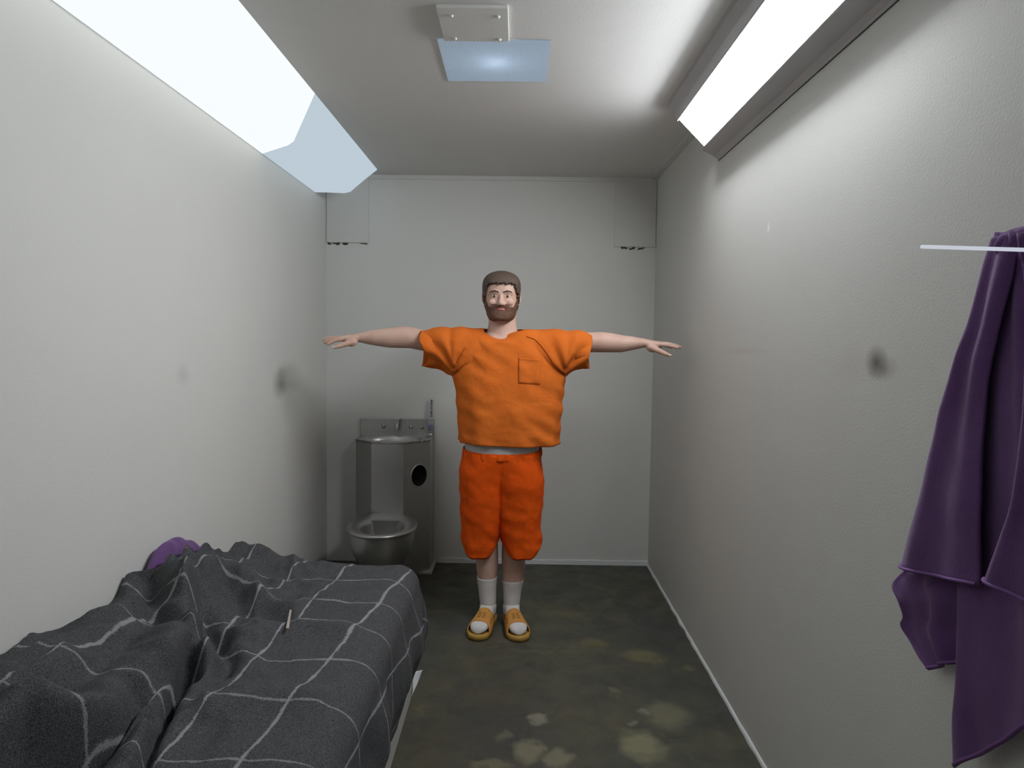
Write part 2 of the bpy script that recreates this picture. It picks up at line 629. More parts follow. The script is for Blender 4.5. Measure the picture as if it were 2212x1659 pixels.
# ------------------------------------------------------------------ ceiling: access plate and perforated panel
ap = tag(box('access_plate', (-0.264, 2.249, ZC - 0.012), (-0.042, 2.494, ZC), m_plate, bevel=0.002),
         'small square screwed access plate on the ceiling beside the perforated panel', 'access plate')
for x, y in ((-0.222, 2.300), (-0.075, 2.303), (-0.225, 2.470), (-0.075, 2.474)):
    sc = MB()
    sc.ball((x, y, ZC - 0.012), (0.0075, 0.0075, 0.006), 6)
    sc.build('screw', m_plate, ap)

kp = bpy.data.materials.new('perforated_diffuser')
kp.use_nodes = True
nt = kp.node_tree
nt.nodes.remove(nt.nodes['Principled BSDF'])
tc = nt.nodes.new('ShaderNodeTexCoord')
mp = nt.nodes.new('ShaderNodeMapping')
mp.inputs['Rotation'].default_value = (0, 0, PI / 4)
mp.inputs['Scale'].default_value = (118, 118, 118)
nt.links.new(tc.outputs['Object'], mp.inputs['Vector'])
ck = nt.nodes.new('ShaderNodeTexVoronoi')
ck.feature = 'F1'
ck.inputs['Randomness'].default_value = 0.0
ck.inputs['Scale'].default_value = 1.0
nt.links.new(mp.outputs[0], ck.inputs['Vector'])
rg = nt.nodes.new('ShaderNodeMapRange')
rg.inputs['From Min'].default_value = 0.28
rg.inputs['From Max'].default_value = 0.40
nt.links.new(ck.outputs['Distance'], rg.inputs['Value'])
tr = nt.nodes.new('ShaderNodeBsdfTranslucent')
tr.inputs['Color'].default_value = (0.70, 0.80, 0.94, 1)
df = nt.nodes.new('ShaderNodeBsdfDiffuse')
df.inputs['Color'].default_value = (0.22, 0.26, 0.32, 1)
mx = nt.nodes.new('ShaderNodeMixShader')
nt.links.new(rg.outputs[0], mx.inputs[0])
nt.links.new(tr.outputs[0], mx.inputs[1])
nt.links.new(df.outputs[0], mx.inputs[2])
em = nt.nodes.new('ShaderNodeEmission')  # even glow given to the whole sheet
em.inputs['Color'].default_value = (0.70, 0.86, 1.0, 1)
em.inputs['Strength'].default_value = 0.20
ad = nt.nodes.new('ShaderNodeAddShader')
nt.links.new(mx.outputs[0], ad.inputs[0])
nt.links.new(em.outputs[0], ad.inputs[1])
nt.links.new(ad.outputs[0], nt.nodes['Material Output'].inputs['Surface'])
pl = empty('perforated_panel', ((VX0 + VX1) / 2, (VY0 + VY1) / 2, ZC), 'square blue-white glowing perforated panel in the middle of the ceiling', 'light fixture')
ms = MB()
ms.add([(VX0, VY0, ZC - 0.003), (VX1, VY0, ZC - 0.003), (VX1, VY1, ZC - 0.003), (VX0, VY1, ZC - 0.003)], [(0, 1, 2, 3)])
adopt(ms.build('perforated_sheet', kp, smooth=False), pl)
mbq = MB()  # small glowing ball behind the sheet makes its bright centre
mbq.ball((-0.095, 2.70, ZC + 0.055), 0.018, 8)
adopt(mbq.build('glow_ball', emit_mat('small_glow', (0.75, 0.86, 1.0, 1), 16.0)), pl)

# ------------------------------------------------------------------ back wall cover plates with chipped caulk
for x0, x1, z0, z1, lab, seed in ((XL + 0.004, -0.952, 2.058, 2.452, 'square painted cover plate in the back wall corner under the reflection band', 3),
                                  (0.602, XR - 0.004, 2.053, 2.452, 'square painted cover plate in the back wall corner away from the toilet', 8)):
    p = tag(box('cover_plate', (x0, YB - 0.007, z0), (x1, YB, z1), m_plate, bevel=0.0015), lab, 'cover plate', 'cover plates on the back wall')
    rnd = random.Random(seed)
    mk = MB()
    xx = x0 + 0.004
    while xx < x1 - 0.03:
        wd = rnd.uniform(0.016, 0.065)
        if rnd.random() < 0.62:
            pts = []
            drop = rnd.uniform(-0.006, 0.010) * (wd / 0.05)
            for q in range(9):
                a = 2 * PI * q / 9
                pts.append(Vector((xx + wd / 2 + math.cos(a) * wd / 2 * rnd.uniform(0.75, 1.1), YB - 0.002, z0 - 0.012 - drop * 0.5 + math.cos(a) * drop + math.sin(a) * 0.0065 * rnd.uniform(0.4, 1.7))))
            mk = MB()
            mk.add(pts + [q + Vector((0, 0.002, 0)) for q in pts], [tuple(range(9)), tuple(range(17, 8, -1))] + [(i, 9 + i, 9 + (i + 1) % 9, (i + 1) % 9) for i in range(9)])
            mk.build('caulk_gap', m_chip, p, smooth=False)['label'] = 'dark chipped gap in the caulk'
        xx += wd + rnd.uniform(0.004, 0.02)
    mk = MB()
    rings = []
    for i in range(40):
        x = x0 + (x1 - x0) * i / 39
        h = 0.004 + 0.003 * nz(x * 40, seed)
        rings.append([Vector((x, YB - 0.009, z0 + 0.002)), Vector((x, YB - 0.009, z0 - h)), Vector((x, YB, z0 - h - 0.003)), Vector((x, YB, z0 + 0.002))])
    mk.loft(rings)
    mk.build('caulk', m_plate, p, smooth=False)

# ------------------------------------------------------------------ stainless combination toilet and basin
tu = empty('toilet_sink_unit', (-0.76, YB, 0), 'stainless steel combined toilet and sink unit against the back wall', 'toilet')
OUT = [(-1.0, YB), (-0.985, 4.335), (-0.866, 4.222), (-0.672, 4.213), (-0.530, 4.355), (-0.524, YB)]
ZT = 0.83
mcab = MB()
nO = len(OUT)
HC, HR, HZ = 0.58, 0.058, 0.615        # hole on the chamfer: position along it, radius, height
for i in range(nO - 1):
    a, b = Vector((*OUT[i], 0)), Vector((*OUT[i + 1], 0))
    if i != 3:
        mcab.add([a, b, b + Vector((0, 0, ZT)), a + Vector((0, 0, ZT))], [(0, 1, 2, 3)])
    else:
        L = (b - a).length
        ux = (b - a).normalized()
        hc = Vector((0, 0, HZ)) + a + ux * (HC * L)
        N = 32
        inner, outer = [], []
        for j in range(N):
            t = 2 * PI * j / N + PI / 4
            c, s_ = math.cos(t), math.sin(t)
            inner.append(hc + ux * (HR * c) + Vector((0, 0, HR * 1.12 * s_)))
            k = 1 / max(abs(c), abs(s_))
            sx, sz = c * k, s_ * k
            px = HC * L + (sx * (1 - HC) * L if sx > 0 else sx * HC * L)
            pz = HZ + (sz * (ZT - HZ) if sz > 0 else sz * HZ)
            outer.append(a + ux * px + Vector((0, 0, pz)))
        vs = inner + outer
        mcab.add(vs, [(j, (j + 1) % N, N + (j + 1) % N, N + j) for j in range(N)])
        nrm = Vector((ux.y, -ux.x, 0))
        if nrm.y > 0:
            nrm = -nrm
        mr = MB()
        mr.loft([[v + nrm * 0.004 for v in inner], inner, [v - nrm * 0.10 for v in inner]], False, True)
        adopt(mr.build('paper_recess', m_dark), tu)
        mrr = MB()
        mrr.loft([[hc + (v - hc) * k + nrm * q for v in inner] for k, q in ((1.0, 0.0), (1.0, 0.004), (1.10, 0.003), (1.12, 0.0))], False, False)
        adopt(mrr.build('recess_rim', m_steel), tu)
cab = adopt(mcab.build('cabinet', m_steel, smooth=False), tu)
# counter with an oval basin
BC, BX, BY = (-0.765, 4.385), 0.185, 0.120
N = 48
inner, outer = [], []


def ray_out(t):
    c, s_ = math.cos(t), math.sin(t)
    best = 9
    for i in range(nO):
        ax, ay = OUT[i]
        bx, by = OUT[(i + 1) % nO]
        ex, ey = bx - ax, by - ay
        den = c * ey - s_ * ex
        if abs(den) < 1e-9:
            continue
        q = ((ax - BC[0]) * ey - (ay - BC[1]) * ex) / den
        r_ = ((ax - BC[0]) * s_ - (ay - BC[1]) * c) / den
        if q > 0 and -1e-6 <= r_ <= 1 + 1e-6:
            best = min(best, q)
    return Vector((BC[0] + c * best, BC[1] + s_ * best, ZT))


angs = sorted([2 * PI * j / N for j in range(N)] + [math.atan2(y - BC[1], x - BC[0]) % (2 * PI) for x, y in OUT])
mtop = MB()
rings = [[ray_out(t) - Vector((0, 0, 0.012)) for t in angs], [ray_out(t) for t in angs]]
for k, dz in ((1.06, 0.0), (1.0, -0.004), (0.96, -0.03), (0.85, -0.07), (0.55, -0.095), (0.1, -0.10)):
    rings.append([Vector((BC[0] + BX * k * math.cos(t), BC[1] + BY * k * math.sin(t), ZT + dz)) for t in angs])
mtop.loft(rings, False, True)
adopt(mtop.build('basin', m_steel), tu)
bs = MB()
bs.box((-1.0, YB - 0.018, ZT - 0.01), (-0.527, YB - 0.001, 0.940))
o_ = adopt(bs.build('backsplash', m_steel, smooth=False), tu)
md = o_.modifiers.new('bevel', 'BEVEL'); md.width = 0.003; md.segments = 2
for x, z, r_ in ((-0.848, 0.888, 0.013), (-0.673, 0.885, 0.013), (-0.604, 0.883, 0.010)):
    q = MB()
    q.tube([(x, YB - 0.017, z), (x, YB - 0.025, z)], [r_, r_], n=16, dome=False)
    q.ball((x, YB - 0.025, z), (r_ * 0.72, 0.012, r_ * 0.72), 8)
    adopt(q.build('push_button', m_steel_bright), tu)
q = MB()
q.box((-0.775, YB - 0.055, 0.905), (-0.745, YB - 0.017, 0.937))
q.tube([(-0.76, YB - 0.045, 0.905), (-0.76, YB - 0.055, 0.885), (-0.76, YB - 0.06, 0.865)], [0.013, 0.012, 0.010], ref=(1, 0, 0), n=14, dome=False)
adopt(q.build('spout', m_steel, smooth=False), tu)
# bowl
BA = Vector((-0.745, 3.93, 0))
AX = Vector((0.10, -1.0, 0)).normalized()        # points to the front of the bowl
AS = Vector((-AX.y, AX.x, 0))
if AS.x < 0:
    AS = -AS


def bowl_ring(kx, front, back, z, n=48, sh=0.0):
    out = []
    for j in range(n):
        t = 2 * PI * j / n
        c, s_ = math.cos(t), math.sin(t)
        out.append(BA + AS * (c * kx) + AX * ((s_ * front) if s_ > 0 else (s_ * back)) + AX * sh + Vector((0, 0, z)))
    return out


mbw = MB()
mbw.loft([bowl_ring(0.105, 0.08, 0.16, 0.0), bowl_ring(0.10, 0.08, 0.16, 0.13), bowl_ring(0.12, 0.13, 0.22, 0.19), bowl_ring(0.158, 0.19, 0.28, 0.25),
          bowl_ring(0.178, 0.222, 0.30, 0.32), bowl_ring(0.183, 0.23, 0.31, 0.375), bowl_ring(0.185, 0.233, 0.31, 0.384)], True, False)
adopt(mbw.build('bowl', m_steel), tu)
mrim = MB()
mrim.loft([bowl_ring(kx, f, b, z) for kx, f, b, z in ((0.185, 0.233, 0.31, 0.383), (0.194, 0.242, 0.315, 0.389), (0.197, 0.245, 0.318, 0.398), (0.192, 0.24, 0.315, 0.405),
                                                      (0.165, 0.212, 0.29, 0.403), (0.132, 0.182, 0.165, 0.396), (0.124, 0.174, 0.155, 0.390), (0.118, 0.168, 0.15, 0.375),
                                                      (0.115, 0.165, 0.148, 0.33), (0.095, 0.13, 0.12, 0.26), (0.05, 0.07, 0.06, 0.215))], False, True)
adopt(mrim.build('seat_rim', m_steel), tu)
msh = MB()
msh.loft([[Vector((-0.885, 4.24, z)), Vector((-0.66, 4.24, z)), Vector((-0.60, 4.05, z)), Vector((-0.92, 4.05, z))] for z in (0.20, 0.396)])
adopt(msh.build('shroud', m_steel, smooth=False), tu)
mkk = MB()
mkk.box((-0.999, 4.30, 0.0), (-0.51, YB - 0.001, 0.012))
adopt(mkk.build('floor_flange', m_caulk, smooth=False), tu)

# clear tube with dark print standing on the basin ledge
tb = empty('toothpaste_tube', (-0.548, 4.505, ZT), 'clear plastic tube with dark print and blue gel standing on the sink ledge', 'tube')
kc = Mat('clear_plastic', srgb(196, 200, 204), 0.2)
kc.b.inputs['Alpha'].default_value = 0.35
kg = Mat('blue_gel', srgb(70, 80, 150), 0.25).m
TBX, TBY = -0.547, 4.506


def tube_ring(z, wx, wy):
    lean = (z - ZT) * 0.02
    return [Vector((TBX + lean + wx * math.cos(2 * PI * j / 20), TBY + wy * math.sin(2 * PI * j / 20), z)) for j in range(20)]


q = MB()
q.loft([tube_ring(z, a, b) for z, a, b in ((0.850, 0.012, 0.012), (0.860, 0.018, 0.016), (0.93, 0.019, 0.014), (1.0, 0.019, 0.009), (1.06, 0.0195, 0.003), (1.075, 0.0195, 0.002))])
adopt(q.build('tube_body', kc.m), tb)
q = MB()
q.loft([tube_ring(z, a, b) for z, a, b in ((0.8315, 0.012, 0.012), (0.850, 0.012, 0.012))])
adopt(q.build('cap', Mat('white_cap', srgb(210, 212, 214), 0.3).m), tb)
q = MB()
q.loft([tube_ring(z, a, b) for z, a, b in ((0.866, 0.0155, 0.0135), (0.895, 0.0165, 0.013), (0.905, 0.0165, 0.0125))])
adopt(q.build('gel', kg), tb)
q = MB()
rnd = random.Random(5)
zz = 0.955
while zz < 1.06:
    h = rnd.uniform(0.004, 0.010)
    for k in range(2):
        x0 = TBX + 0.003 - 0.002 + k * 0.007
        yf = TBY - (0.014 - (zz - 0.93) * 0.085) - 0.0025
        q.box((x0, yf, zz), (x0 + rnd.uniform(0.004, 0.006), yf + 0.0015, zz + h))
    zz += h + rnd.uniform(0.0015, 0.004)
adopt(q.build('print', Mat('dark_print', srgb(44, 42, 44), 0.5).m, smooth=False), tb)

# ------------------------------------------------------------------ bed: bunk and mattress
BX0, BX1, BY0, BY1 = XL + 0.003, -0.408, 0.86, 2.80
bed = empty('bunk_bed', (-0.81, 1.86, 0), 'light grey built-in bunk bed under the dark blanket along the left wall', 'bed')
o_ = box('base', (BX0, BY0, 0.0), (BX1, BY1, 0.34), m_bunk, bevel=0.004)
adopt(o_, bed)
o_ = box('mattress', (BX0 + 0.01, BY0 + 0.01, 0.34), (BX1 - 0.06, BY1 - 0.03, 0.42), m_mattress, bevel=0.03)
adopt(o_, bed)

# ------------------------------------------------------------------ blanket
ZB = 0.545
EDGE, RAD = -0.462, 0.085        # where the top starts to round over, and the rounding radius
ROLLP = [(-1.10, 1.05), (-1.036, 1.385), (-1.004, 1.421), (-0.968, 1.469), (-0.942, 1.541), (-0.936, 1.644), (-0.949, 1.773), (-0.968, 1.907), (-0.993, 2.025)]
KNOT = [(-1.12, 2.26), (-1.057, 2.157), (-0.997, 2.062), (-0.930, 1.975), (-0.861, 1.900), (-0.850, 1.815)]
ROLL2 = [(-0.78, 1.15), (-0.80, 1.38), (-0.835, 1.505), (-0.865, 1.621), (-0.912, 1.754), (-0.955, 1.883)]
SLITA = [(-0.745, 1.20), (-0.775, 1.406), (-0.800, 1.505), (-0.825, 1.621), (-0.87, 1.754), (-0.915, 1.873)]
SLITB = [(-0.86, 1.30), (-0.885, 1.467), (-0.92, 1.557), (-0.95, 1.66)]
SLITC = [(-0.945, 1.33), (-0.93, 1.44), (-0.915, 1.55), (-0.915, 1.66), (-0.925, 1.78)]
RIDGE3 = [(-0.86, 2.47), (-1.005, 2.38), (-1.05, 2.27), (-1.012, 2.106)]
VALLEY = [(-1.03, 2.39), (-0.901, 2.285), (-0.809, 2.240), (-0.71, 2.238)]
W1 = [(-0.47, 2.50), (-0.62, 2.42), (-0.80, 2.42), (-0.92, 2.46)]
W2 = [(-0.46, 2.12), (-0.62, 2.18), (-0.75, 2.13), (-0.86, 2.05)]
W3 = [(-0.44, 1.72), (-0.62, 1.74), (-0.78, 1.66)]
W4 = [(-0.50, 2.70), (-0.7, 2.70), (-0.9, 2.66)]


def g(d, w_):
    return math.exp(-(d / w_) ** 2)


def fold(x, y, poly, amp, w_, fade=0.12):
    d, s_, t = seg_dist(x, y, poly)
    f = min(1.0, t / fade, (1 - t) / fade) if fade else 1.0
    f = max(0.0, f)
    return amp * g(d, w_) * (f * f * (3 - 2 * f)), d, s_, t


def bl_height(x, y):
    h = 0.0
    # stuffed hill between the roll and the wall
    sidew = max(0.0, min(1.0, (-0.86 - x) / 0.30))
    sidew = sidew * sidew * (3 - 2 * sidew)
    along = 1.0 / (1.0 + math.exp((y - 2.26) / 0.07))
    h += 0.135 * sidew * along * (0.86 + 0.14 * math.sin(y * 5.0 + 0.6))
    # pile of gathered blanket by the wall
    pile = lerp_table([(2.05, 0.0), (2.12, 0.02), (2.2, 0.085), (2.3, 0.158), (2.38, 0.172), (2.46, 0.155), (2.54, 0.128), (2.70, 0.060), (2.80, 0.025), (2.9, 0.0)], y)[0]
    h += pile * math.exp(-(max(0.0, x + 1.13) / 0.15) ** 2) * 0.80 * (1 + 0.10 * math.sin(y * 46 + x * 12))
    h += 0.05 * math.exp(-((x + 1.02) / 0.12) ** 2 - ((y - 2.79) / 0.07) ** 2)
    a, d, s_, t = fold(x, y, ROLLP, 0.080, 0.046, 0.06); h += a
    h -= 0.065 * g(seg_dist(x - 0.072, y + 0.02, ROLLP)[0], 0.026)
    h += 0.030 * g(seg_dist(x + 0.13, y, ROLLP)[0], 0.07) - 0.016 * g(seg_dist(x + 0.08, y, ROLLP)[0], 0.025)
    a, d, s_, t = fold(x, y, KNOT, 0.050, 0.040, 0.25); h += a
    h -= 0.035 * g(seg_dist(x - 0.070, y - 0.03, KNOT)[0], 0.026)
    h -= 0.035 * g(seg_dist(x + 0.070, y + 0.02, KNOT)[0], 0.024)
    h += fold(x, y, ROLL2, 0.045, 0.035)[0]
    h -= fold(x, y, SLITA, 0.060, 0.020)[0]
    h -= fold(x, y, SLITB, 0.050, 0.020)[0]
    h -= fold(x, y, SLITC, 0.045, 0.022)[0]
    h += fold(x, y, RIDGE3, 0.055, 0.045)[0]
    h -= fold(x, y, VALLEY, 0.040, 0.040)[0]
    h += fold(x, y, [(p[0] + 0.02, p[1] + 0.085) for p in VALLEY], 0.026, 0.035)[0]
    h += fold(x, y, W1, 0.014, 0.045)[0] + fold(x, y, W2, 0.020, 0.05)[0] + fold(x, y, W3, 0.022, 0.06)[0] + fold(x, y, W4, 0.012, 0.05)[0]
    # small knotted fold beside the roll
    h += 0.05 * math.exp(-((x + 0.895) / 0.04) ** 2 - ((y - 1.93) / 0.06) ** 2)
    rough = max(0.0, min(1.0, (-0.62 - x) / 0.25))
    rdg = lambda q: (1 - min(1.0, abs(q) * 2.2)) ** 2
    h += rough * (0.022 * rdg(nz(x * 4.5 + y * 2.5, y * 2.2 - x * 2, 13)) + 0.012 * rdg(nz(x * 9 - y * 4, y * 5 + x * 3, 17)))
    h += 0.010 * nz(x * 6, y * 6, 1) + (0.006 + 0.016 * rough) * nz(x * 11 + 3, y * 8, 2) + (0.003 + 0.007 * rough) * nz(x * 24, y * 20, 5)
    return h


LX = [(-1.30, -4.4), (-1.02, -3.0), (-0.835, -2.0), (-0.662, -1.0), (-0.424, 0.0), (-0.38, 0.22)]
LY = [(0.4, 10.9), (1.20, 7.15), (1.455, 6.0), (1.69, 5.0), (1.945, 4.0), (2.165, 3.0), (2.38, 2.0), (2.60, 1.0), (2.80, 0.1), (2.90, -0.35), (3.3, -2.0)]
bv, bf, buv = [], [], []
NU, NV = 175, 330
U0, U1 = XL + 0.012, 0.10
V0, V1 = 0.66, 3.28
arcR = RAD * PI / 2
YE = 2.775
for j in range(NV + 1):
    v_ = V0 + (V1 - V0) * j / NV
    for i in range(NU + 1):
        u_ = U0 + (U1 - U0) * i / NU
        hang = 0.0
        du, dv = max(0.0, u_ - EDGE), max(0.0, v_ - YE)
        r_ = math.hypot(du, dv)
        ca, sa_ = (du / r_, dv / r_) if r_ > 0 else (0.0, 0.0)
        if r_ < arcR:
            hor, dz, nx = RAD * math.sin(r_ / RAD), RAD * (1 - math.cos(r_ / RAD)), math.sin(r_ / RAD)
        else:
            hang = r_ - arcR
            hor, dz, nx = RAD, RAD + hang, 1.0
        x = min(u_, EDGE) + hor * ca
        y = min(v_, YE) + hor * sa_
        h = bl_height(min(x, EDGE + 0.03), v_)
        z = ZB + h * (1 - nx) - dz
        # hanging side: soft vertical folds, fuller at the far corner
        sw = min(1.0, hang / 0.10)
        along = v_ - 0.6 * math.atan2(dv, du + 1e-6) if du > 0 else u_
        out_ = sw * (0.010 * math.sin(along * 17 + 1.2 * nz(along * 3, 1)) + 0.016 * nz(along * 5.0, hang * 3, 4) + 0.006 * nz(along * 16, hang * 9, 7))
        out_ += nx * h * 0.3
        out_ += 0.026 * math.sin(min(1.0, hang / 0.36) * PI) * max(0.25, min(1.0, (v_ - 2.1) / 0.5))
        tuck = max(0.0, min(1.0, (hang - 0.20) / 0.20))
        out_ = out_ * (1 - tuck) - 0.027 * tuck
        x += out_ * ca
        y += out_ * sa_
        low = 0.105 + 0.095 * max(0.0, min(1.0, (2.40 - v_) / 0.4)) + 0.010 * nz(v_ * 6, 8)
        if u_ < EDGE and v_ < YE:
            z = max(z, 0.432)
        if z < low:
            z = low + (z - low) * 0.02
        if u_ < EDGE:
            dR, dK = seg_dist(u_, v_, ROLLP)[0], seg_dist(u_, v_, KNOT)[0]
            x += 0.050 * g(dR, 0.045) + 0.030 * g(dK, 0.040) + 0.022 * g(seg_dist(u_, v_, ROLL2)[0], 0.032)
            y -= 0.020 * g(dK, 0.040)
        gap = max(0.0, min(1.0, (v_ - 2.16) / 0.09, (2.90 - v_) / 0.09))
        x = max(x, XL + 0.010 + 0.082 * gap * gap * (3 - 2 * gap) + (u_ - U0) * 0.25)
        bv.append((x, y, z))
        us = lerp_table(LX, u_)[0] if u_ < -0.38 else 0.22 + (u_ + 0.38) / 0.215
        slope = 0.115 if u_ > -0.55 else 0.115 + (u_ + 0.55) * 0.10
        us += slope * (2.68 - v_) / 0.215
        vs_ = lerp_table(LY, v_)[0]
        ro = max(0.0, min(1.0, (-0.70 - u_) / 0.2))
        us += 0.05 * nz(u_ * 7, v_ * 7, 11) + ro * 0.26 * nz(u_ * 2.6, v_ * 2.8, 21)
        vs_ += 0.09 * nz(u_ * 6, v_ * 6, 31) + ro * 0.34 * nz(u_ * 2.8, v_ * 2.6, 41)
        buv.append((us, vs_))
for j in range(NV):
    for i in range(NU):
        a = j * (NU + 1) + i
        bf.append((a, a + 1, a + NU + 2, a + NU + 1))

kbk = Mat('grey_plaid_wool', srgb(66, 67, 70), 0.95, spec=0.1)
uvn = kbk.n('ShaderNodeUVMap')
sx = kbk.n('ShaderNodeSeparateXYZ')
kbk.link(uvn.outputs[0], sx.inputs[0])
fz = kbk.noise(260.0, 3, 0.7)
fz2 = kbk.noise(22.0, 3, 0.6)


def stripe(out, width):
    fr = kbk.math('FRACT', kbk.math('ADD', out, 0.5))
    d = kbk.math('ABSOLUTE', kbk.math('SUBTRACT', fr, 0.5))
    d = kbk.math('ADD', d, kbk.math('ADD', kbk.math('MULTIPLY', kbk.math('SUBTRACT', fz, 0.5), 0.060), kbk.math('MULTIPLY', kbk.math('SUBTRACT', fz2, 0.5), 0.05)))
    return kbk.ramp(d, width, width * 0.45)


st1 = stripe(sx.outputs['X'], 0.026)
st2 = kbk.math('MULTIPLY', stripe(sx.outputs['Y'], 0.020), 0.75)
st = kbk.math('MAXIMUM', st1, st2)
spk = kbk.noise(420.0, 2, 0.6)
spk2 = kbk.noise(150.0, 2, 0.7)
base = kbk.mix(kbk.ramp(spk, 0.36, 0.66), srgb(54, 55, 58), srgb(98, 98, 99))
base = kbk.mix(kbk.ramp(spk2, 0.60, 0.74, 0, 0.6), base, srgb(120, 119, 116))
base = kbk.mix(kbk.ramp(spk2, 0.40, 0.28, 0, 0.6), base, srgb(34, 35, 38))
kbk.color(kbk.mix(kbk.math('MULTIPLY', st, 0.62), base, srgb(172, 174, 176)))
kbk.bump(kbk.math('ADD', spk, kbk.math('MULTIPLY', st, 0.35)), 0.8, 0.004)
bl = obj('blanket', bv, bf, kbk.m)
uvl = bl.data.uv_layers.new(name='UVMap')
for lp in bl.data.loops:
    uvl.data[lp.index].uv = buv[lp.vertex_index]
tag(bl, 'rumpled dark grey wool blanket with pale windowpane stripes spread over the bunk', 'blanket')

# purple cloth showing above the pile
pv, pf = [], []
PZ = [(2.24, 0.67), (2.30, 0.722), (2.36, 0.746), (2.42, 0.748), (2.50, 0.722), (2.56, 0.697), (2.64, 0.655), (2.72, 0.620), (2.79, 0.575)]
for j in range(57):
    y = 2.24 + 0.55 * j / 56
    zt = smooth_table(PZ, y)[0]
    for i in range(25):
        a = PI * i / 24
        wd = 0.030 + 0.010 * nz(y * 12, 3)
        pv.append((XL + 0.004 + wd * (1 + math.cos(a)) + 0.004 * nz(y * 30, a * 2, 9), y + 0.006 * nz(a * 2, y * 9),
                   zt - 0.17 * (1 - abs(math.sin(a)) ** 0.55) + 0.004 * math.sin(y * 60 + a * 3)))
for j in range(56):
    for i in range(24):
        q_ = j * 25 + i
        pf.append((q_, q_ + 1, q_ + 26, q_ + 25))
tag(obj('bunched_towel', pv, pf, m_purple), 'purple towel bunched against the left wall, peeking over the blanket pile', 'towel')

# white sheet corner sticking out under the blanket
sv, sf = [], []
for j in range(11):
    t = j / 10
    for i in range(9):
        q_ = i / 8
        wv = 0.003 * math.sin(t * 7 + q_ * 4)
        sv.append((-0.4055 + q_ * 0.036 * t + wv * 0.4, 2.772 + 0.050 * t + 0.018 * q_ * t + wv, 0.012 + 0.078 * t + 0.004 * q_ * t))
for j in range(10):
    for i in range(8):
        a = j * 9 + i
        sf.append((a, a + 1, a + 10, a + 9))
o_ = obj('bed_sheet', sv, sf, m_white_sheet)
md = o_.modifiers.new('solid', 'SOLIDIFY'); md.thickness = 0.002
tag(o_, 'corner of a white sheet sticking out from under the blanket at the bunk side', 'sheet')

# thin pale stick on the blanket
zs = ZB + bl_height(-0.70, 2.16) + 0.006
q = MB()
q.loft([[Vector((-0.716 + dx, 2.225, zs + 0.004 + dz)) for dx, dz in ((-0.002, 0), (0.004, 0), (0.004, 0.003), (-0.002, 0.003))],
        [Vector((-0.680 + dx, 2.080, zs + 0.004 + dz)) for dx, dz in ((-0.003, 0), (0.006, 0), (0.006, 0.003), (-0.003, 0.003))]])
tag(q.build('wooden_stick', m_stick, smooth=False), 'thin pale stick lying on the grey blanket', 'stick')

# ------------------------------------------------------------------ towel hanging on the right wall
CL = [(0.818, 1.255, 1.634), (0.813, 1.265, 1.599), (0.808, 1.293, 1.490), (0.808, 1.334, 1.405), (0.808, 1.378, 1.304), (0.808, 1.417, 1.206), (0.803, 1.458, 1.092), (0.803, 1.501, 0.979)]
CR = [(0.808, 1.195, 1.640), (0.788, 1.176, 1.570), (0.783, 1.192, 1.487), (0.783, 1.209, 1.409), (0.783, 1.214, 1.322), (0.783, 1.216, 1.242), (0.783, 1.213, 1.138), (0.783, 1.208, 1.037)]
AL = [(0.818, 1.234, 1.645), (0.818, 1.243, 1.537), (0.818, 1.272, 1.440), (0.818, 1.285, 1.309), (0.823, 1.296, 1.151), (0.828, 1.294, 1.004), (0.828, 1.287, 0.858), (0.828, 1.287, 0.760), (0.828, 1.280, 0.668)]
AR = [(0.818, 1.185, 1.638), (0.818, 1.148, 1.531), (0.818, 1.114, 1.414), (0.818, 1.086, 1.316), (0.818, 1.064, 1.207), (0.818, 1.041, 1.094), (0.818, 1.030, 1.007), (0.818, 1.026, 0.960), (0.818, 1.027, 0.917)]
BL_ = [(0.838, 1.456, 1.035), (0.838, 1.494, 0.978), (0.828, 1.527, 0.929), (0.828, 1.498, 0.901), (0.838, 1.494, 0.872), (0.838, 1.497, 0.846), (0.838, 1.437, 0.817), (0.838, 1.394, 0.801)]
BR_ = [(0.838, 1.307, 1.079), (0.838, 1.297, 1.042), (0.838, 1.294, 1.008), (0.838, 1.298, 0.976), (0.838, 1.302, 0.940), (0.838, 1.305, 0.912), (0.838, 1.311, 0.882), (0.838, 1.314, 0.853)]
DL = [(0.808, 1.173, 1.637), (0.798, 1.133, 1.530), (0.778, 1.096, 1.421), (0.768, 1.085, 1.332), (0.758, 1.083, 1.218), (0.758, 1.110, 1.150), (0.758, 1.130, 1.103), (0.758, 1.145, 1.069)]
DR = [(0.818, 1.179, 1.623), (0.808, 1.119, 1.529), (0.798, 1.068, 1.423), (0.788, 1.030, 1.339), (0.778, 0.996, 1.237), (0.778, 0.987, 1.172), (0.778, 0.982, 1.120), (0.778, 0.978, 1.063)]
tw = MB()
hemb = MB()


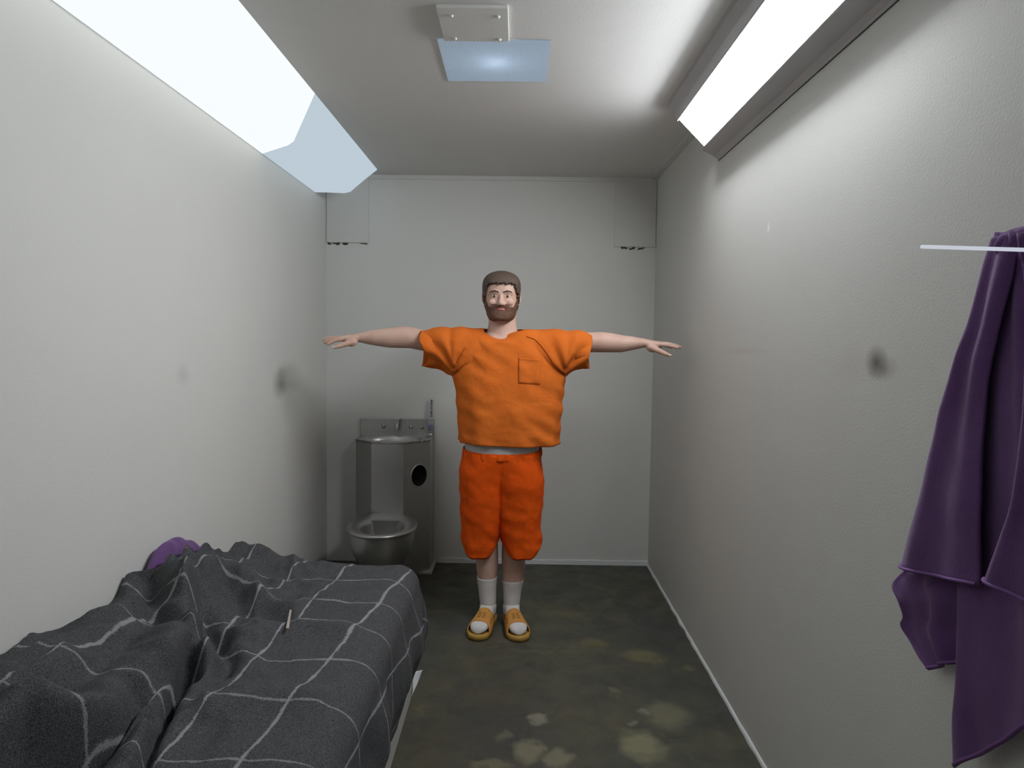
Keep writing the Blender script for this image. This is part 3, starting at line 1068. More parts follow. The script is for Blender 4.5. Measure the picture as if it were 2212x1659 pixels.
def sheet(Lp, Rp, amp, folds, ph, curl=0.0, rows=64, cols=44, hem=True):
    Lt = [(i / (len(Lp) - 1),) + p for i, p in enumerate(Lp)]
    Rt = [(i / (len(Rp) - 1),) + p for i, p in enumerate(Rp)]
    grid = []
    for r_ in range(rows + 1):
        t = r_ / rows
        a = Vector(smooth_table(Lt, t))
        b = Vector(smooth_table(Rt, t))
        row = []
        for c in range(cols + 1):
            s_ = c / cols
            p = a.lerp(b, s_)
            k = amp * min(1.0, 0.25 + t * 1.4)
            d = k * (math.sin(s_ * folds * 2 * PI + ph + 0.5 * nz(t * 2, ph)) * 0.6 + 0.5 * math.sin(s_ * folds * 3.3 * PI + ph * 2) * (1 - 0.5 * t))
            d += 0.004 * nz(p.y * 18, p.z * 9, ph)
            d -= curl * (abs(2 * s_ - 1) ** 4)
            p.x = min(p.x - d, XR - 0.006)
            row.append(p)
        grid.append(row)
    b0 = len(tw.v)
    vs = [p for row in grid for p in row]
    fs = []
    for r_ in range(rows):
        for c in range(cols):
            q_ = r_ * (cols + 1) + c
            fs.append((q_, q_ + 1, q_ + cols + 2, q_ + cols + 1))
    tw.add(vs, fs)
    if hem:
        hemb.tube([p + Vector((-0.004, 0, 0.004)) for p in grid[-1][1:-1:2]], [0.0030] * len(grid[-1][1:-1:2]), ref=(1, 0, 0), n=8)


sheet(AL, AR, 0.010, 1.6, 0.7)
sheet(BL_, BR_, 0.014, 1.5, 2.0)
sheet(CL, CR, 0.012, 1.3, -1.2, 0.020)
sheet(DL, DR, 0.012, 1.2, 0.4, 0.020)
# gathered top over the hook
top = []
for i in range(25):
    az = PI * i / 24
    row = []
    for j in range(15):
        e_ = math.radians(-35 + 125 * j / 14)
        k = 1 + 0.07 * math.sin(az * 9) * math.cos(e_)
        row.append(Vector((XR - 0.007 - 0.056 * math.cos(e_) * math.sin(az) * k, 1.212 + 0.034 * math.cos(e_) * math.cos(az) * k, 1.618 + 0.033 * math.sin(e_))))
    top.append(row)
tw.add([p for r_ in top for p in r_], [(i * 15 + j, i * 15 + j + 1, (i + 1) * 15 + j + 1, (i + 1) * 15 + j) for i in range(24) for j in range(14)])
towel = tw.build('hanging_towel', m_purple)
md = towel.modifiers.new('solid', 'SOLIDIFY'); md.thickness = 0.005; md.offset = 0
tag(towel, 'long purple terry towel hanging in folds from a point on the right wall', 'towel')
hemb.build('hem', m_purple_hem, towel)['label'] = 'paler purple stitched hem'

q = MB()  # added glowing rod stands in for a line reflected in glass
q.tube([(0.560, 1.0, 1.587), (0.70, 1.0, 1.5845), (XR, 1.0, 1.580)], [0.0026, 0.0028, 0.0028], n=12)
tag(q.build('reflection_line', m_reflection_line), 'thin glowing white line standing in for a glass reflection in front of the top of the hanging purple towel', 'reflection')

# ------------------------------------------------------------------ person: body
PY = 3.57
HX, HY, HZ0 = -0.082, 3.555, 1.540
HEAD = [(0.0, 0.020, 0.070, -0.020), (0.008, 0.040, 0.088, -0.005), (0.025, 0.056, 0.094, 0.020), (0.05, 0.069, 0.095, 0.055), (0.08, 0.076, 0.094, 0.080), (0.11, 0.080, 0.092, 0.094),
        (0.14, 0.082, 0.094, 0.100), (0.17, 0.082, 0.092, 0.100), (0.195, 0.076, 0.082, 0.092), (0.215, 0.060, 0.062, 0.073), (0.228, 0.034, 0.036, 0.045), (0.234, 0.008, 0.008, 0.010)]
ZE = 0.122   # eye line above the chin


def head_pt(a, z, off=0.0):
    w_, f, b = smooth_table(HEAD, z)
    w_, f, b = max(w_, 0.004) + off, f + off, b + off
    c, s_ = math.cos(a), math.sin(a)
    e = 2.35
    x = math.copysign(abs(c) ** (2 / e), c) * w_
    yfb = f if s_ < 0 else b
    y = math.copysign(abs(s_) ** (2 / e), s_) * yfb
    return Vector((HX + x, HY + y, HZ0 + z))


body = MB()
# trunk
TX = -0.055
body.loft([sring(TX - 0.012, PY, z, rx, rf, rb, 40, 2.3) for z, rx, rf, rb in (
    (0.60, 0.10, 0.09, 0.11), (0.70, 0.165, 0.115, 0.13), (0.82, 0.178, 0.13, 0.135), (0.93, 0.172, 0.135, 0.12), (1.05, 0.175, 0.135, 0.11), (1.18, 0.185, 0.125, 0.115),
    (1.30, 0.19, 0.115, 0.12), (1.40, 0.185, 0.095, 0.11), (1.455, 0.15, 0.075, 0.09), (1.485, 0.10, 0.06, 0.07))])
# neck
body.loft([sring(HX + 0.006, PY + dy, z, r_, r_ * 0.95, r_ * 1.02, 28) for z, r_, dy in ((1.44, 0.085, 0.01), (1.485, 0.078, 0.008), (1.53, 0.070, 0.004), (1.60, 0.068, 0.01))])
# head
nh = 44
hr = []
for i in range(31):
    z = 0.2345 * i / 30
    hr.append([head_pt(2 * PI * j / nh, z) for j in range(nh)])
body.loft(hr)
FY = HY - 0.094
body.tube([(HX, FY + 0.006, HZ0 + ZE + 0.010), (HX, FY - 0.006, HZ0 + ZE - 0.014), (HX, FY - 0.016, HZ0 + ZE - 0.036)], [(0.009, 0.009), (0.010, 0.010), (0.013, 0.011)], ref=(0, -1, 0), n=14)
for s_ in (-1, 1):
    body.ball((HX + s_ * 0.013, FY - 0.006, HZ0 + ZE - 0.040), (0.009, 0.010, 0.008), 8)
    body.tube([(HX + s_ * 0.012, FY + 0.004, HZ0 + ZE + 0.017), (HX + s_ * 0.034, FY + 0.004, HZ0 + ZE + 0.021), (HX + s_ * 0.054, FY + 0.020, HZ0 + ZE + 0.012)], [0.008, 0.009, 0.007], n=10)
    body.ball((HX + s_ * 0.042, FY + 0.014, HZ0 + ZE - 0.030), (0.020, 0.014, 0.016), 8)
    # ear
    ex = HX + s_ * 0.082
    body.tube([(ex, HY + 0.012, HZ0 + 0.088), (ex + s_ * 0.008, HY + 0.022, HZ0 + 0.105), (ex + s_ * 0.011, HY + 0.028, HZ0 + 0.130), (ex + s_ * 0.007, HY + 0.016, HZ0 + 0.147), (ex, HY + 0.006, HZ0 + 0.138)],
              [0.007, 0.008, 0.009, 0.008, 0.006], ref=(0, 1, 0), n=10)


def arm(pts):
    """rows x, y, z, ry (depth), rz (height)"""
    body.tube([p[:3] for p in pts], [(p[3], p[4]) for p in pts], ref=(0, 0, 1), n=24)


arm([(-0.20, PY, 1.425, 0.075, 0.075), (-0.34, PY, 1.430, 0.062, 0.064), (-0.474, PY - 0.005, 1.443, 0.055, 0.052), (-0.530, PY - 0.008, 1.455, 0.054, 0.0535), (-0.575, PY - 0.01, 1.457, 0.054, 0.0545),
     (-0.640, PY - 0.015, 1.453, 0.051, 0.050), (-0.705, PY - 0.02, 1.453, 0.044, 0.0405), (-0.745, PY - 0.022, 1.453, 0.037, 0.034), (-0.785, PY - 0.025, 1.4515, 0.030, 0.0235), (-0.81, PY - 0.026, 1.450, 0.032, 0.021)])
arm([(0.09, PY, 1.425, 0.075, 0.075), (0.22, PY, 1.432, 0.062, 0.064), (0.366, PY - 0.005, 1.444, 0.054, 0.050), (0.415, PY - 0.008, 1.446, 0.053, 0.0515), (0.465, PY - 0.01, 1.4435, 0.052, 0.049),
     (0.520, PY - 0.015, 1.4395, 0.047, 0.0435), (0.575, PY - 0.02, 1.4425, 0.040, 0.0345), (0.600, PY - 0.022, 1.443, 0.035, 0.029), (0.627, PY - 0.025, 1.444, 0.030, 0.0235), (0.65, PY - 0.026, 1.442, 0.032, 0.021)])


def tubepath(pts, radii, ref=(0, 0, 1), n=12):
    body.tube(pts, radii, ref, n)


# left-side hand in the picture (palm down, fingers drooping a little)
hy = PY - 0.028
body.tube([(-0.790, hy, 1.450), (-0.815, hy, 1.449), (-0.845, hy, 1.448), (-0.872, hy, 1.446)], [(0.031, 0.021), (0.038, 0.0205), (0.043, 0.0185), (0.042, 0.0155)], n=20)
body.ball((-0.822, hy - 0.026, 1.430), (0.031, 0.021, 0.0235), 10)                      # ball of the thumb
body.tube([(-0.812, hy - 0.030, 1.433), (-0.842, hy - 0.050, 1.420), (-0.872, hy - 0.064, 1.409), (-0.893, hy - 0.070, 1.4035)], [0.0165, 0.0135, 0.0115, 0.0092], n=14)
FL = []
for dy, pts in ((-0.034, [(-0.868, 1.444), (-0.896, 1.438), (-0.918, 1.427), (-0.934, 1.417)]), (-0.012, [(-0.870, 1.448), (-0.905, 1.445), (-0.934, 1.436), (-0.955, 1.424)]),
                (0.011, [(-0.868, 1.449), (-0.904, 1.449), (-0.936, 1.444), (-0.966, 1.436)]), (0.032, [(-0.862, 1.448), (-0.890, 1.450), (-0.925, 1.450), (-0.968, 1.446)])):
    sp = dy * 0.25
    pp = [(x, hy + dy + sp * i / 3, z) for i, (x, z) in enumerate(pts)]
    body.tube(pp, [0.0115, 0.0108, 0.0096, 0.0080], n=12)
# right-side hand
body.tube([(0.632, hy, 1.443), (0.655, hy, 1.440), (0.685, hy, 1.4385), (0.712, hy, 1.438)], [(0.031, 0.021), (0.038, 0.021), (0.043, 0.0185), (0.042, 0.0155)], n=20)
body.ball((0.668, hy - 0.026, 1.421), (0.031, 0.021, 0.0235), 10)
body.tube([(0.655, hy - 0.030, 1.426), (0.688, hy - 0.050, 1.410), (0.717, hy - 0.063, 1.397), (0.740, hy - 0.068, 1.3875)], [0.0165, 0.0138, 0.0118, 0.0094], n=14)
for dy, pts in ((-0.034, [(0.708, 1.439), (0.740, 1.436), (0.766, 1.430), (0.788, 1.4235)]), (-0.012, [(0.710, 1.442), (0.746, 1.441), (0.778, 1.435), (0.808, 1.426)]),
                (0.011, [(0.708, 1.442), (0.744, 1.441), (0.776, 1.434), (0.802, 1.425)]), (0.032, [(0.702, 1.440), (0.730, 1.438), (0.755, 1.432), (0.774, 1.425)])):
    sp = dy * 0.25
    pp = [(x, hy + dy + sp * i / 3, z) for i, (x, z) in enumerate(pts)]
    body.tube(pp, [0.0115, 0.0108, 0.0096, 0.0080], n=12)

# legs
LEGL = [(0.70, -0.160, 3.575, 0.095, 0.105), (0.60, -0.158, 3.572, 0.082, 0.095), (0.50, -0.150, 3.570, 0.066, 0.075), (0.44, -0.146, 3.570, 0.060, 0.066), (0.37, -0.141, 3.578, 0.0575, 0.062), (0.30, -0.139, 3.585, 0.0565, 0.063),
        (0.237, -0.139, 3.585, 0.0490, 0.056), (0.17, -0.136, 3.578, 0.0420, 0.047), (0.12, -0.133, 3.572, 0.0385, 0.043), (0.08, -0.131, 3.570, 0.038, 0.045), (0.045, -0.130, 3.570, 0.036, 0.048)]
LEGR = [(0.70, 0.020, 3.575, 0.095, 0.105), (0.60, 0.018, 3.572, 0.082, 0.095), (0.50, 0.008, 3.570, 0.067, 0.075), (0.44, 0.001, 3.570, 0.063, 0.067), (0.37, -0.004, 3.578, 0.0615, 0.064), (0.30, -0.004, 3.585, 0.0600, 0.063),
        (0.224, -0.005, 3.585, 0.0520, 0.056), (0.17, -0.008, 3.578, 0.0430, 0.047), (0.12, -0.010, 3.572, 0.0385, 0.043), (0.08, -0.012, 3.570, 0.038, 0.045), (0.045, -0.013, 3.570, 0.036, 0.048)]


def leg_rings(tab, z0, z1, off=0.0, step=0.015, n=32):
    t2 = sorted(tab)
    out = []
    k = max(2, int((z1 - z0) / step))
    for i in range(k + 1):
        z = z0 + (z1 - z0) * i / k
        cx, cy, rx, ry = smooth_table(t2, z)
        out.append(sring(cx, cy, z, rx + off, ry + off, ry + off, n))
    return out


for tab in (LEGL, LEGR):
    body.loft(leg_rings(tab, 0.05, 0.70))
FEET = {'l': (Vector((-0.118, 3.625, 0)), Vector((-0.215, -0.976, 0))), 'r': (Vector((-0.024, 3.620, 0)), Vector((0.205, -0.979, 0)))}
FOOT = [(0.0, 0.014, 0.050), (0.012, 0.026, 0.066), (0.04, 0.033, 0.088), (0.075, 0.036, 0.093), (0.11, 0.038, 0.070), (0.15, 0.042, 0.057), (0.19, 0.0455, 0.047), (0.225, 0.0445, 0.043), (0.25, 0.038, 0.034), (0.264, 0.026, 0.024), (0.270, 0.010, 0.010)]


def foot_rings(key, off=0.0, zb=0.027, toes=True):
    c0, ax = FEET[key]
    side = Vector((-ax.y, ax.x, 0))
    out = []
    for i in range(41):
        s_ = 0.270 * i / 40
        w_, h = smooth_table(FOOT, s_)
        w_, h = max(w_, 0.005) + off, max(h, 0.006) + off
        ring = []
        for j in range(28):
            a = 2 * PI * j / 28
            c, sn_ = math.cos(a), math.sin(a)
            lat = math.copysign(abs(c) ** 0.8, c) * w_
            zz = zb + h * 0.5 + math.copysign(abs(sn_) ** 0.8, sn_) * h * 0.5
            # big toe sits apart from the others
            if toes and s_ > 0.225 and sn_ > -0.2:
                inner = 1 if key == 'l' else -1
                big = lat * inner
                zz -= 0.006 * g(big - w_ * 0.22, 0.006) * min(1, (s_ - 0.225) / 0.02)
            ring.append(c0 + ax * s_ + side * lat + Vector((0, 0, zz)))
        out.append(ring)
    return out


for kf_ in ('l', 'r'):
    body.loft(foot_rings(kf_, -0.008, 0.032, False)[:32])

tmp = body.build('person_raw', m_skin)
md = tmp.modifiers.new('remesh', 'REMESH'); md.mode = 'VOXEL'; md.voxel_size = 0.004; md.use_smooth_shade = True
md = tmp.modifiers.new('smooth', 'SMOOTH'); md.factor = 0.5; md.iterations = 4
dg = bpy.context.evaluated_depsgraph_get()
me = bpy.data.meshes.new_from_object(tmp.evaluated_get(dg))
me.name = 'person'
bpy.data.objects.remove(tmp)
for p in me.polygons:
    p.use_smooth = True
if not me.materials:
    me.materials.append(m_skin)
person = bpy.data.objects.new('person', me)
COL.objects.link(person)
tag(person, 'person in an orange shirt and shorts standing with both arms held straight out', 'person')


# hair, beard, brows, eyes, lips
def head_patch(name, mat, keep, off, thick, na=120, nzs=70, wob=0.002):
    vs, fs, idx = [], [], {}
    for i in range(nzs + 1):
        for j in range(na):
            a = 2 * PI * j / na
            z = 0.2344 * i / nzs
            p = head_pt(a, z, off(a, z) + wob * nz(math.cos(a) * 14, math.sin(a) * 14, z * 110))
            p.z += off(a, z) * max(0.0, (z - 0.17) / 0.064)
            idx[i, j] = len(vs)
            vs.append(p)
    for i in range(nzs):
        for j in range(na):
            a = 2 * PI * (j + 0.5) / na
            z = 0.2344 * (i + 0.5) / nzs
            if keep(a, z):
                k = (j + 1) % na
                fs.append((idx[i, j], idx[i, k], idx[i + 1, k], idx[i + 1, j]))
    if keep(0, 0.2344):
        fs.append(tuple(idx[nzs, j] for j in range(na)))
    used = sorted({q for f in fs for q in f})
    rm = {q: i for i, q in enumerate(used)}
    o = obj(name, [vs[q] for q in used], [tuple(rm[q] for q in f) for f in fs], mat, person)
    md = o.modifiers.new('solid', 'SOLIDIFY'); md.thickness = thick; md.offset = -1
    return o


def frontness(a):
    return -math.sin(a)      # 1 facing the camera, -1 behind


def hair_keep(a, z):
    f = frontness(a)
    line = 0.182 if f > 0.75 else (0.182 - (0.75 - f) / 0.45 * 0.075 if f > 0.30 else (0.105 if f > 0.05 else max(0.045, 0.105 - (0.05 - f) * 0.12)))
    return z > line + 0.007 * nz(a * 9, 2)


head_patch('hair', m_hair, hair_keep, lambda a, z: 0.012 + 0.004 * min(1, max(0, (z - 0.15) / 0.06)), 0.016)


def beard_keep(a, z):
    f = frontness(a)
    x = abs(math.cos(a))
    if f < 0.02:
        return False
    topz = 0.070 + 0.055 * max(0.0, (x - 0.80) / 0.2)
    if z > topz and not (z < 0.083 and x < 0.45):
        return False
    if x < 0.28 and 0.0515 < z < 0.066:
        return False
    return True


head_patch('beard', m_beard, beard_keep, lambda a, z: 0.006 + 0.012 * max(0.0, 1 - z / 0.05), 0.014)
q = MB()
for dz, r_ in ((0.062, 0.0042), (0.0555, 0.0052)):
    q.tube([(HX + x, HY - 0.0945 + abs(x) * 0.32 - 0.004, HZ0 + dz) for x in (-0.022, -0.010, 0.0, 0.010, 0.022)], [r_ * 0.5, r_, r_ * 1.05, r_, r_ * 0.5], n=10)
q.build('lips', m_lips, person)
for s_ in (-1, 1):
    q = MB()
    q.ball((HX + s_ * 0.032, FY + 0.0125, HZ0 + ZE), (0.0130, 0.0125, 0.0058), 10)
    ey = q.build('eye', m_eye, person)
    q = MB()
    q.ball((HX + s_ * 0.032, FY + 0.0025, HZ0 + ZE), (0.0060, 0.0042, 0.0056), 8)
    q.build('iris', m_iris, ey)
    q = MB()
    q.tube([(HX + s_ * x, FY - 0.002 + dy, HZ0 + z) for x, dy, z in ((0.013, 0.0, ZE + 0.0195), (0.030, -0.002, ZE + 0.0245), (0.046, 0.007, ZE + 0.022), (0.055, 0.017, ZE + 0.016))], [0.0035, 0.0045, 0.004, 0.002], n=8)
    q.build('eyebrow', m_hair, person)
for x, y, z, d in ((-0.898, hy - 0.0775, 1.4045, -1), (0.745, hy - 0.0755, 1.388, 1)):
    q = MB()
    q.ball((x, y, z), (0.0065, 0.0022, 0.0052), 8)
    q.build('thumbnail', m_nail, person)

# ------------------------------------------------------------------ clothing
SX = -0.040
SH = [(0.930, 0.252, 0.172, 0.165), (0.945, 0.253, 0.172, 0.165), (1.00, 0.256, 0.172, 0.160), (1.06, 0.259, 0.172, 0.152), (1.13, 0.266, 0.168, 0.148), (1.20, 0.274, 0.160, 0.146), (1.26, 0.284, 0.150, 0.144),
      (1.31, 0.284, 0.143, 0.142), (1.37, 0.270, 0.132, 0.138), (1.42, 0.252, 0.118, 0.130), (1.455, 0.236, 0.104, 0.120), (1.480, 0.218, 0.090, 0.108), (1.496, 0.190, 0.078, 0.094), (1.504, 0.155, 0.072, 0.086)]


def cloth_wave(p, amp=1.0):
    return amp * (0.0050 * nz(p.x * 6, p.y * 6, p.z * 5 + 2) + 0.0035 * nz(p.x * 14 + p.z * 9, p.y * 9, p.z * 13) + 0.0016 * nz(p.x * 36, p.z * 30, p.y * 20))


sh = MB()
rings = []
nsh = 96
for i in range(71):
    z = 0.930 + (1.504 - 0.930) * i / 70
    rx, rf, rb = smooth_table(SH, z)
    cx = SX - 0.002 * (z - 0.93) / 0.5
    r_ = sring(cx, PY, z, rx, rf, rb, nsh, 2.5)
    out = []
    for j, p in enumerate(r_):
        a = 2 * PI * j / nsh
        nrm = Vector((math.cos(a), math.sin(a), 0))
        d = cloth_wave(p, 1.7)
        low = max(0.0, 1 - (z - 0.93) / 0.35)
        d += low * 0.006 * math.sin(a * 9 + 0.8 + 2 * nz(z * 4, 3))
        # diagonal drag lines from chest to hem
        d += 0.006 * math.sin((p.x * 1.0 + p.z * 1.6) * 42) * max(0.0, nz(p.x * 4, 1, p.z * 4) + 0.15)
        q_ = p + nrm * d
        front = max(0.0, -math.sin(a))
        q_.z += -0.002 * front * max(0.0, 1 - (z - 0.93) / 0.06) + 0.006 * max(0.0, 1 - (z - 0.93) / 0.06)
        q_.z += -0.050 * min(1.0, front * 1.6) * max(0.0, (z - 1.44) / 0.064) * math.exp(-((p.x - HX) / 0.075) ** 2)
        q_.z += 0.0 + 0.018 * (p.x - SX) / 0.25 * -0.3 * low
        out.append(q_)
    rings.append(out)
# collar edge
for k, dz in ((0.80, 0.002), (0.66, 0.000)):
    z = 1.504 + dz
    rings.append([Vector((SX - 0.002 + (p.x - SX) * k - 0.032 * (1 - k) / 0.34, PY + 0.004 + (p.y - PY) * (0.98 if k > 0.7 else 0.94), p.z + dz - (0.012 if p.y < PY else 0.0) * (1 - k) / 0.34)) for p in rings[70]])
sh.loft(rings, False, False)


def sleeve(sec, sgn, skew):
    """sec rows x, z_top, z_bottom, half depth"""
    out = []
    n_ = 64
    rows = 40
    tab = [(i / (len(sec) - 1),) + r_ for i, r_ in enumerate(sec)]
    for i in range(rows + 1):
        t = i / rows
        x, zt, zb_, hd = smooth_table(tab, t)
        ring = []
        for j in range(n_):
            a = 2 * PI * j / n_
            c, s_ = math.cos(a), math.sin(a)
            y = PY - 0.003 + math.copysign(abs(c) ** 0.85, c) * hd
            z = (zt + zb_) / 2 + math.copysign(abs(s_) ** 0.9, s_) * (zt - zb_) / 2
            front = max(0.0, -c)
            lowf = max(0.0, 0.35 - s_)
            xx = x - sgn * skew * t * front * lowf
            # creases fanning out from the armpit
            fan = math.atan2(z - 1.27, abs(x) * 0 + (abs(x - (SX + sgn * 0.29)) + 0.02))
            d = 0.0085 * math.sin(fan * 11 + 1.5 * nz(x * 8, z * 6)) * min(1, t * 2.2) * (0.55 + 0.45 * front)
            p = Vector((xx, y, z))
            d += cloth_wave(p, 0.9)
            ring.append(p + Vector((0, c, s_)) * d)
        out.append(ring)
    # turned-in opening
    out.append([Vector((p.x - sgn * 0.004, PY + (p.y - PY) * 0.965, 1.415 + (p.z - 1.415) * 0.965)) for p in out[-1]])
    out.append([Vector((p.x - sgn * 0.06, p.y, p.z)) for p in out[-1]])
    sh.loft(out, False, False)


sleeve([(-0.165, 1.506, 1.20, 0.110), (-0.25, 1.508, 1.225, 0.112), (-0.325, 1.509, 1.262, 0.110), (-0.40, 1.506, 1.300, 0.104), (-0.482, 1.4955, 1.318, 0.094)], -1, 0.055)
sleeve([(0.085, 1.507, 1.20, 0.110), (0.16, 1.509, 1.235, 0.112), (0.235, 1.505, 1.268, 0.110), (0.30, 1.500, 1.300, 0.102), (0.368, 1.490, 1.312, 0.092)], 1, 0.030)
shirt = sh.build('shirt', m_shirt, person)
shirt['label'] = 'orange short-sleeved pullover shirt'
md = shirt.modifiers.new('solid', 'SOLIDIFY'); md.thickness = 0.0025; md.offset = -1

bvh = BVHTree.FromPolygons([v.co for v in shirt.data.vertices], [tuple(p.vertices) for p in shirt.data.polygons])


def on_shirt(x, z, lift=0.002):
    h = bvh.ray_cast(Vector((x, 2.5, z)), Vector((0, 1, 0)))
    y = h[0].y if h[0] else PY - 0.15
    return Vector((x, y - lift, z))


# chest pocket
pk, pkf = [], []
NPX, NPZ = 20, 22
for j in range(NPZ + 1):
    for i in range(NPX + 1):
        s_, t = i / NPX, j / NPZ
        x = 0.008 + (0.114 - 0.008) * s_ - 0.003 * t * s_
        z = 1.365 - 0.119 * t - 0.007 * s_
        edge = min(s_, 1 - s_, 1 - t) * 10
        pk.append(on_shirt(x, z, 0.0022 + 0.003 * min(1, edge) + (0.002 if t < 0.08 else 0)))
for j in range(NPZ):
    for i in range(NPX):
        a = j * (NPX + 1) + i
        pkf.append((a, a + 1, a + NPX + 2, a + NPX + 1))
pocket = obj('pocket', pk, pkf, m_shirt, person)
md = pocket.modifiers.new('solid', 'SOLIDIFY'); md.thickness = 0.002; md.offset = 1


def seam(name, pts, r_=0.0016, lift=0.001):
    P = []
    for (x0, z0), (x1, z1) in zip(pts, pts[1:]):
        for i in range(10):
            P.append(on_shirt(x0 + (x1 - x0) * i / 10, z0 + (z1 - z0) * i / 10, lift))
    P.append(on_shirt(*pts[-1], lift))
    q = MB()
    q.tube(P, [r_] * len(P), ref=(0, 1, 0.01), n=6)
    o = q.build(name, m_seam, person)
    o['label'] = 'dark stitched seam line'


seam('seam', [(0.045, 1.468), (0.085, 1.455), (0.118, 1.422), (0.150, 1.380), (0.176, 1.340), (0.205, 1.306), (0.232, 1.278)], 0.0022)
seam('seam', [(-0.322, 1.300), (-0.300, 1.330), (-0.275, 1.372), (-0.255, 1.41)], 0.0012)
seam('seam', [(0.0075, 1.364), (0.0085, 1.305), (0.010, 1.247)], 0.0016, 0.002)
seam('seam', [(0.010, 1.246), (0.06, 1.242), (0.112, 1.239)], 0.0014, 0.003)

# undershirt showing below the hem
us_ = MB()
ur = []
for i in range(16):
    z = 0.868 + 0.11 * i / 15
    r_ = sring(-0.066, PY, z, 0.190, 0.150, 0.142, 72, 2.3)
    ur.append([p + Vector((math.cos(2 * PI * j / 72), math.sin(2 * PI * j / 72), 0)) * (0.0035 * nz(p.x * 22, z * 26, 3) + 0.002 * math.sin(j * 0.9 + z * 60)) for j, p in enumerate(r_)])
us_.loft(ur, False, False)
us_.build('undershirt', m_under, person)['label'] = 'white undershirt showing above the waistband'

# shorts
SHL = [(0.36, -0.180, 0.094, 0.118), (0.42, -0.178, 0.098, 0.122), (0.50, -0.172, 0.104, 0.128), (0.60, -0.168, 0.112, 0.138), (0.66, -0.163, 0.119, 0.145), (0.72, -0.156, 0.127, 0.150), (0.80, -0.138, 0.142, 0.155), (0.86, -0.112, 0.152, 0.155), (0.905, -0.105, 0.154, 0.150)]
SHR = [(0.36, 0.040, 0.104, 0.118), (0.42, 0.038, 0.107, 0.122), (0.50, 0.028, 0.108, 0.128), (0.60, 0.024, 0.114, 0.138), (0.66, 0.018, 0.120, 0.145), (0.72, 0.011, 0.127, 0.150), (0.80, -0.007, 0.142, 0.155), (0.86, -0.026, 0.152, 0.155), (0.905, -0.030, 0.154, 0.150)]
so = MB()
for key, tab, hemx in (('l', SHL, -0.19), ('r', SHR, 0.045)):
    rings = []
    nn = 72
    for i in range(57):
        t = i / 56
        z = 0.362 + (0.890 - 0.362) * t
        cx, rx, ry = smooth_table(tab, z)
        r_ = sring(cx, PY, z, rx, ry, ry * 0.98, nn, 2.35)
        ring = []
        for j, p in enumerate(r_):
            a = 2 * PI * j / nn
            side_ = math.cos(a)
            d = cloth_wave(p, 1.5)
            bag = g(z - 0.50, 0.17)
            d += 0.0013 * math.sin(z * 80 + 1.7 * nz(p.x * 9, p.y * 6, 4) + side_ * 2.4) * bag
            d += 0.006 * math.sin(a * 11) * max(0.0, (z - 0.80) / 0.1)
            q_ = p + Vector((math.cos(a), math.sin(a), 0)) * d
            up = max(0.0, 1 - t / 0.14)
            q_.z += up * (0.052 * abs(side_) ** 2.4 + 0.006 * nz(a * 2, 5))
            q_.x -= math.copysign(1, side_) * abs(side_) ** 3 * up * up * 0.018
            ring.append(q_)
        rings.append(ring)
    rings.insert(0, [Vector((cx_.x, cx_.y, cx_.z)) + (Vector((sum(v.x for v in rings[0]) / nn, PY, 0.43)) - cx_) * 0.05 + Vector((0, 0, 0.012)) for cx_ in rings[0]])
    so.loft(rings, False, False)
shorts = so.build('shorts', m_shorts, person)
shorts['label'] = 'deep orange knee-length shorts'
md = shorts.modifiers.new('solid', 'SOLIDIFY'); md.thickness = 0.0025; md.offset = -1
wb = MB()
wr = []
nn = 160
for i in range(13):
    z = 0.862 + 0.048 * i / 12
    r_ = sring(-0.068, PY, z, 0.1965, 0.158, 0.150, nn, 2.3)
    ring = []
    for j, p in enumerate(r_):
        a = 2 * PI * j / nn
        d = 0.0030 * math.sin(a * 34 + 2 * nz(a * 3, 1)) + 0.002 * nz(a * 12, z * 30)
        d -= (0.007 + 0.014 * math.exp(-((a - 1.5 * PI) / 0.16) ** 2)) * max(0.0, 1 - i / 4) ** 1.5
        d += 0.003 * math.sin(PI * i / 12)
        ring.append(p + Vector((math.cos(a), math.sin(a), 0)) * d)
    for p in ring:
        p.z -= 0.014 * max(0.0, (PY - p.y) / 0.158)
    wr.append(ring)
wb.loft(wr, False, False)
wbo = wb.build('waistband', m_shorts, person)
md = wbo.modifiers.new('solid', 'SOLIDIFY'); md.thickness = 0.003; md.offset = -1

# socks
for key, tab, ztop in (('l', LEGL, 0.236), ('r', LEGR, 0.222)):
    q = MB()
    rr = leg_rings(tab, 0.055, ztop, 0.004, 0.006, 40)
    out = []
    for ring in rr:
        z = ring[0].z
        cx = sum(p.x for p in ring) / len(ring)
        cy = sum(p.y for p in ring) / len(ring)
        k = 1 + 0.020 * g(z - 0.137, 0.006) - 0.060 * g(z - 0.102, 0.006) + 0.045 * g(z - 0.089, 0.007) + 0.012 * nz(z * 60, 3)
        out.append([Vector((cx + (p.x - cx) * k, cy + (p.y - cy) * k, z + 0.004 * nz(p.x * 30, p.y * 30, z * 10))) for p in ring])
    out.append([Vector((p.x * 0.95 + (sum(v.x for v in out[-1]) / 40) * 0.05, p.y * 0.95 + 0.05 * (sum(v.y for v in out[-1]) / 40), p.z + 0.001)) for p in out[-1]])
    q.loft(out, True, False)
    q.loft(foot_rings(key, 0.001, 0.0265))
    q.build('sock', m_sock, person)['label'] = 'white ankle-height sock'

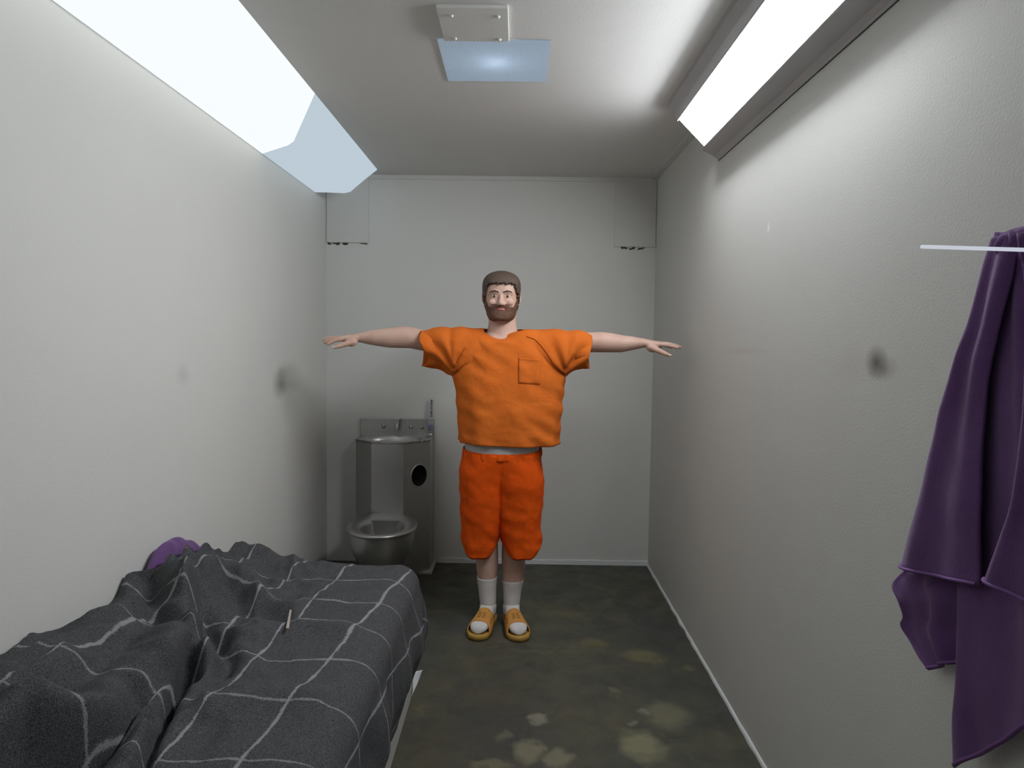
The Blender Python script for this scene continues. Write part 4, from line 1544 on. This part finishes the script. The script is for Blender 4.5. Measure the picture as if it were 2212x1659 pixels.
# slide sandals
for key in ('l', 'r'):
    c0, ax = FEET[key]
    side = Vector((-ax.y, ax.x, 0))

    def at(s_, lat, z):
        return c0 + ax * s_ + side * lat + Vector((0, 0, z))
    SOLE = [(-0.022, 0.004), (-0.016, 0.022), (0.0, 0.034), (0.04, 0.041), (0.09, 0.041), (0.14, 0.046), (0.19, 0.054), (0.235, 0.056), (0.268, 0.048), (0.288, 0.030), (0.297, 0.010), (0.299, 0.002)]
    q = MB()
    rings = []
    for z, kk in ((0.0, 0.94), (0.004, 1.0), (0.020, 1.0), (0.026, 0.98), (0.0275, 0.93), (0.0245, 0.88)):
        right = [(smooth_table(SOLE, -0.022 + 0.321 * i / 40)[0], -0.022 + 0.321 * i / 40) for i in range(41)]
        ring = [at(0.138 + (s_ - 0.138) * kk, w_ * kk, z) for w_, s_ in right] + [at(0.138 + (s_ - 0.138) * kk, -w_ * kk, z) for w_, s_ in reversed(right)]
        rings.append(ring)
    q.loft(rings)
    sd = q.build('sandal', m_sole, person)
    sd['label'] = 'tan slide sandal'
    # strap
    st_ = MB()
    NS, NA = 16, 28

    def strap_pt(sv_, a, lift=0.0):
        """sv_ 0 at the ankle side .. 1 at the toe side, a 0..pi over the foot"""
        mid = math.sin(a)
        s0 = 0.116 + 0.012 * (1 - mid)
        s1 = 0.222 + 0.030 * (1 - mid) ** 1.2
        s_ = s0 + (s1 - s0) * sv_
        w_ = smooth_table(SOLE, s_)[0] + 0.001 + lift
        top_ = (smooth_table(FOOT, min(s_, 0.25))[1] + 0.0315 if s_ < 0.2 else smooth_table(FOOT, 0.2)[1] + 0.0315 - (s_ - 0.2) * 0.2) + lift
        zz = 0.010 + (top_ - 0.010) * abs(mid) ** 0.62
        return at(s_, -math.copysign(abs(math.cos(a)) ** 0.85, math.cos(a)) * w_, zz)
    vs = [strap_pt(i / NS, PI * j / NA) for i in range(NS + 1) for j in range(NA + 1)]
    st_.add(vs, [(i * (NA + 1) + j, i * (NA + 1) + j + 1, (i + 1) * (NA + 1) + j + 1, (i + 1) * (NA + 1) + j) for i in range(NS) for j in range(NA)])
    o = st_.build('strap', m_tan, sd)
    md = o.modifiers.new('solid', 'SOLIDIFY'); md.thickness = 0.005; md.offset = 0
    # slits across the strap
    def slit(sa, sb, aa, ab):
        c4 = [strap_pt(sa, aa, 0.0036), strap_pt(sa, ab, 0.0036), strap_pt(sb, ab, 0.0036), strap_pt(sb, aa, 0.0036)]
        d4 = [strap_pt(sa, aa, -0.001), strap_pt(sa, ab, -0.001), strap_pt(sb, ab, -0.001), strap_pt(sb, aa, -0.001)]
        sl = MB()
        sl.add(c4 + d4, [(0, 1, 2, 3), (4, 7, 6, 5), (0, 4, 5, 1), (1, 5, 6, 2), (2, 6, 7, 3), (3, 7, 4, 0)])
        sl.build('slit', m_slit, sd, smooth=False)
    for col in (1.30, 1.62):
        for k in range(3):
            s_ = 0.36 + 0.15 * k
            for dd in (0.0, 0.14):
                slit(s_, s_ + 0.09, col + dd, col + dd + 0.05)
    slit(0.13, 0.165, 1.15, 2.0)
    for k in range(3):
        for col in (0.62, 2.45):
            slit(0.35 + 0.18 * k, 0.40 + 0.18 * k, col, col + 0.10)
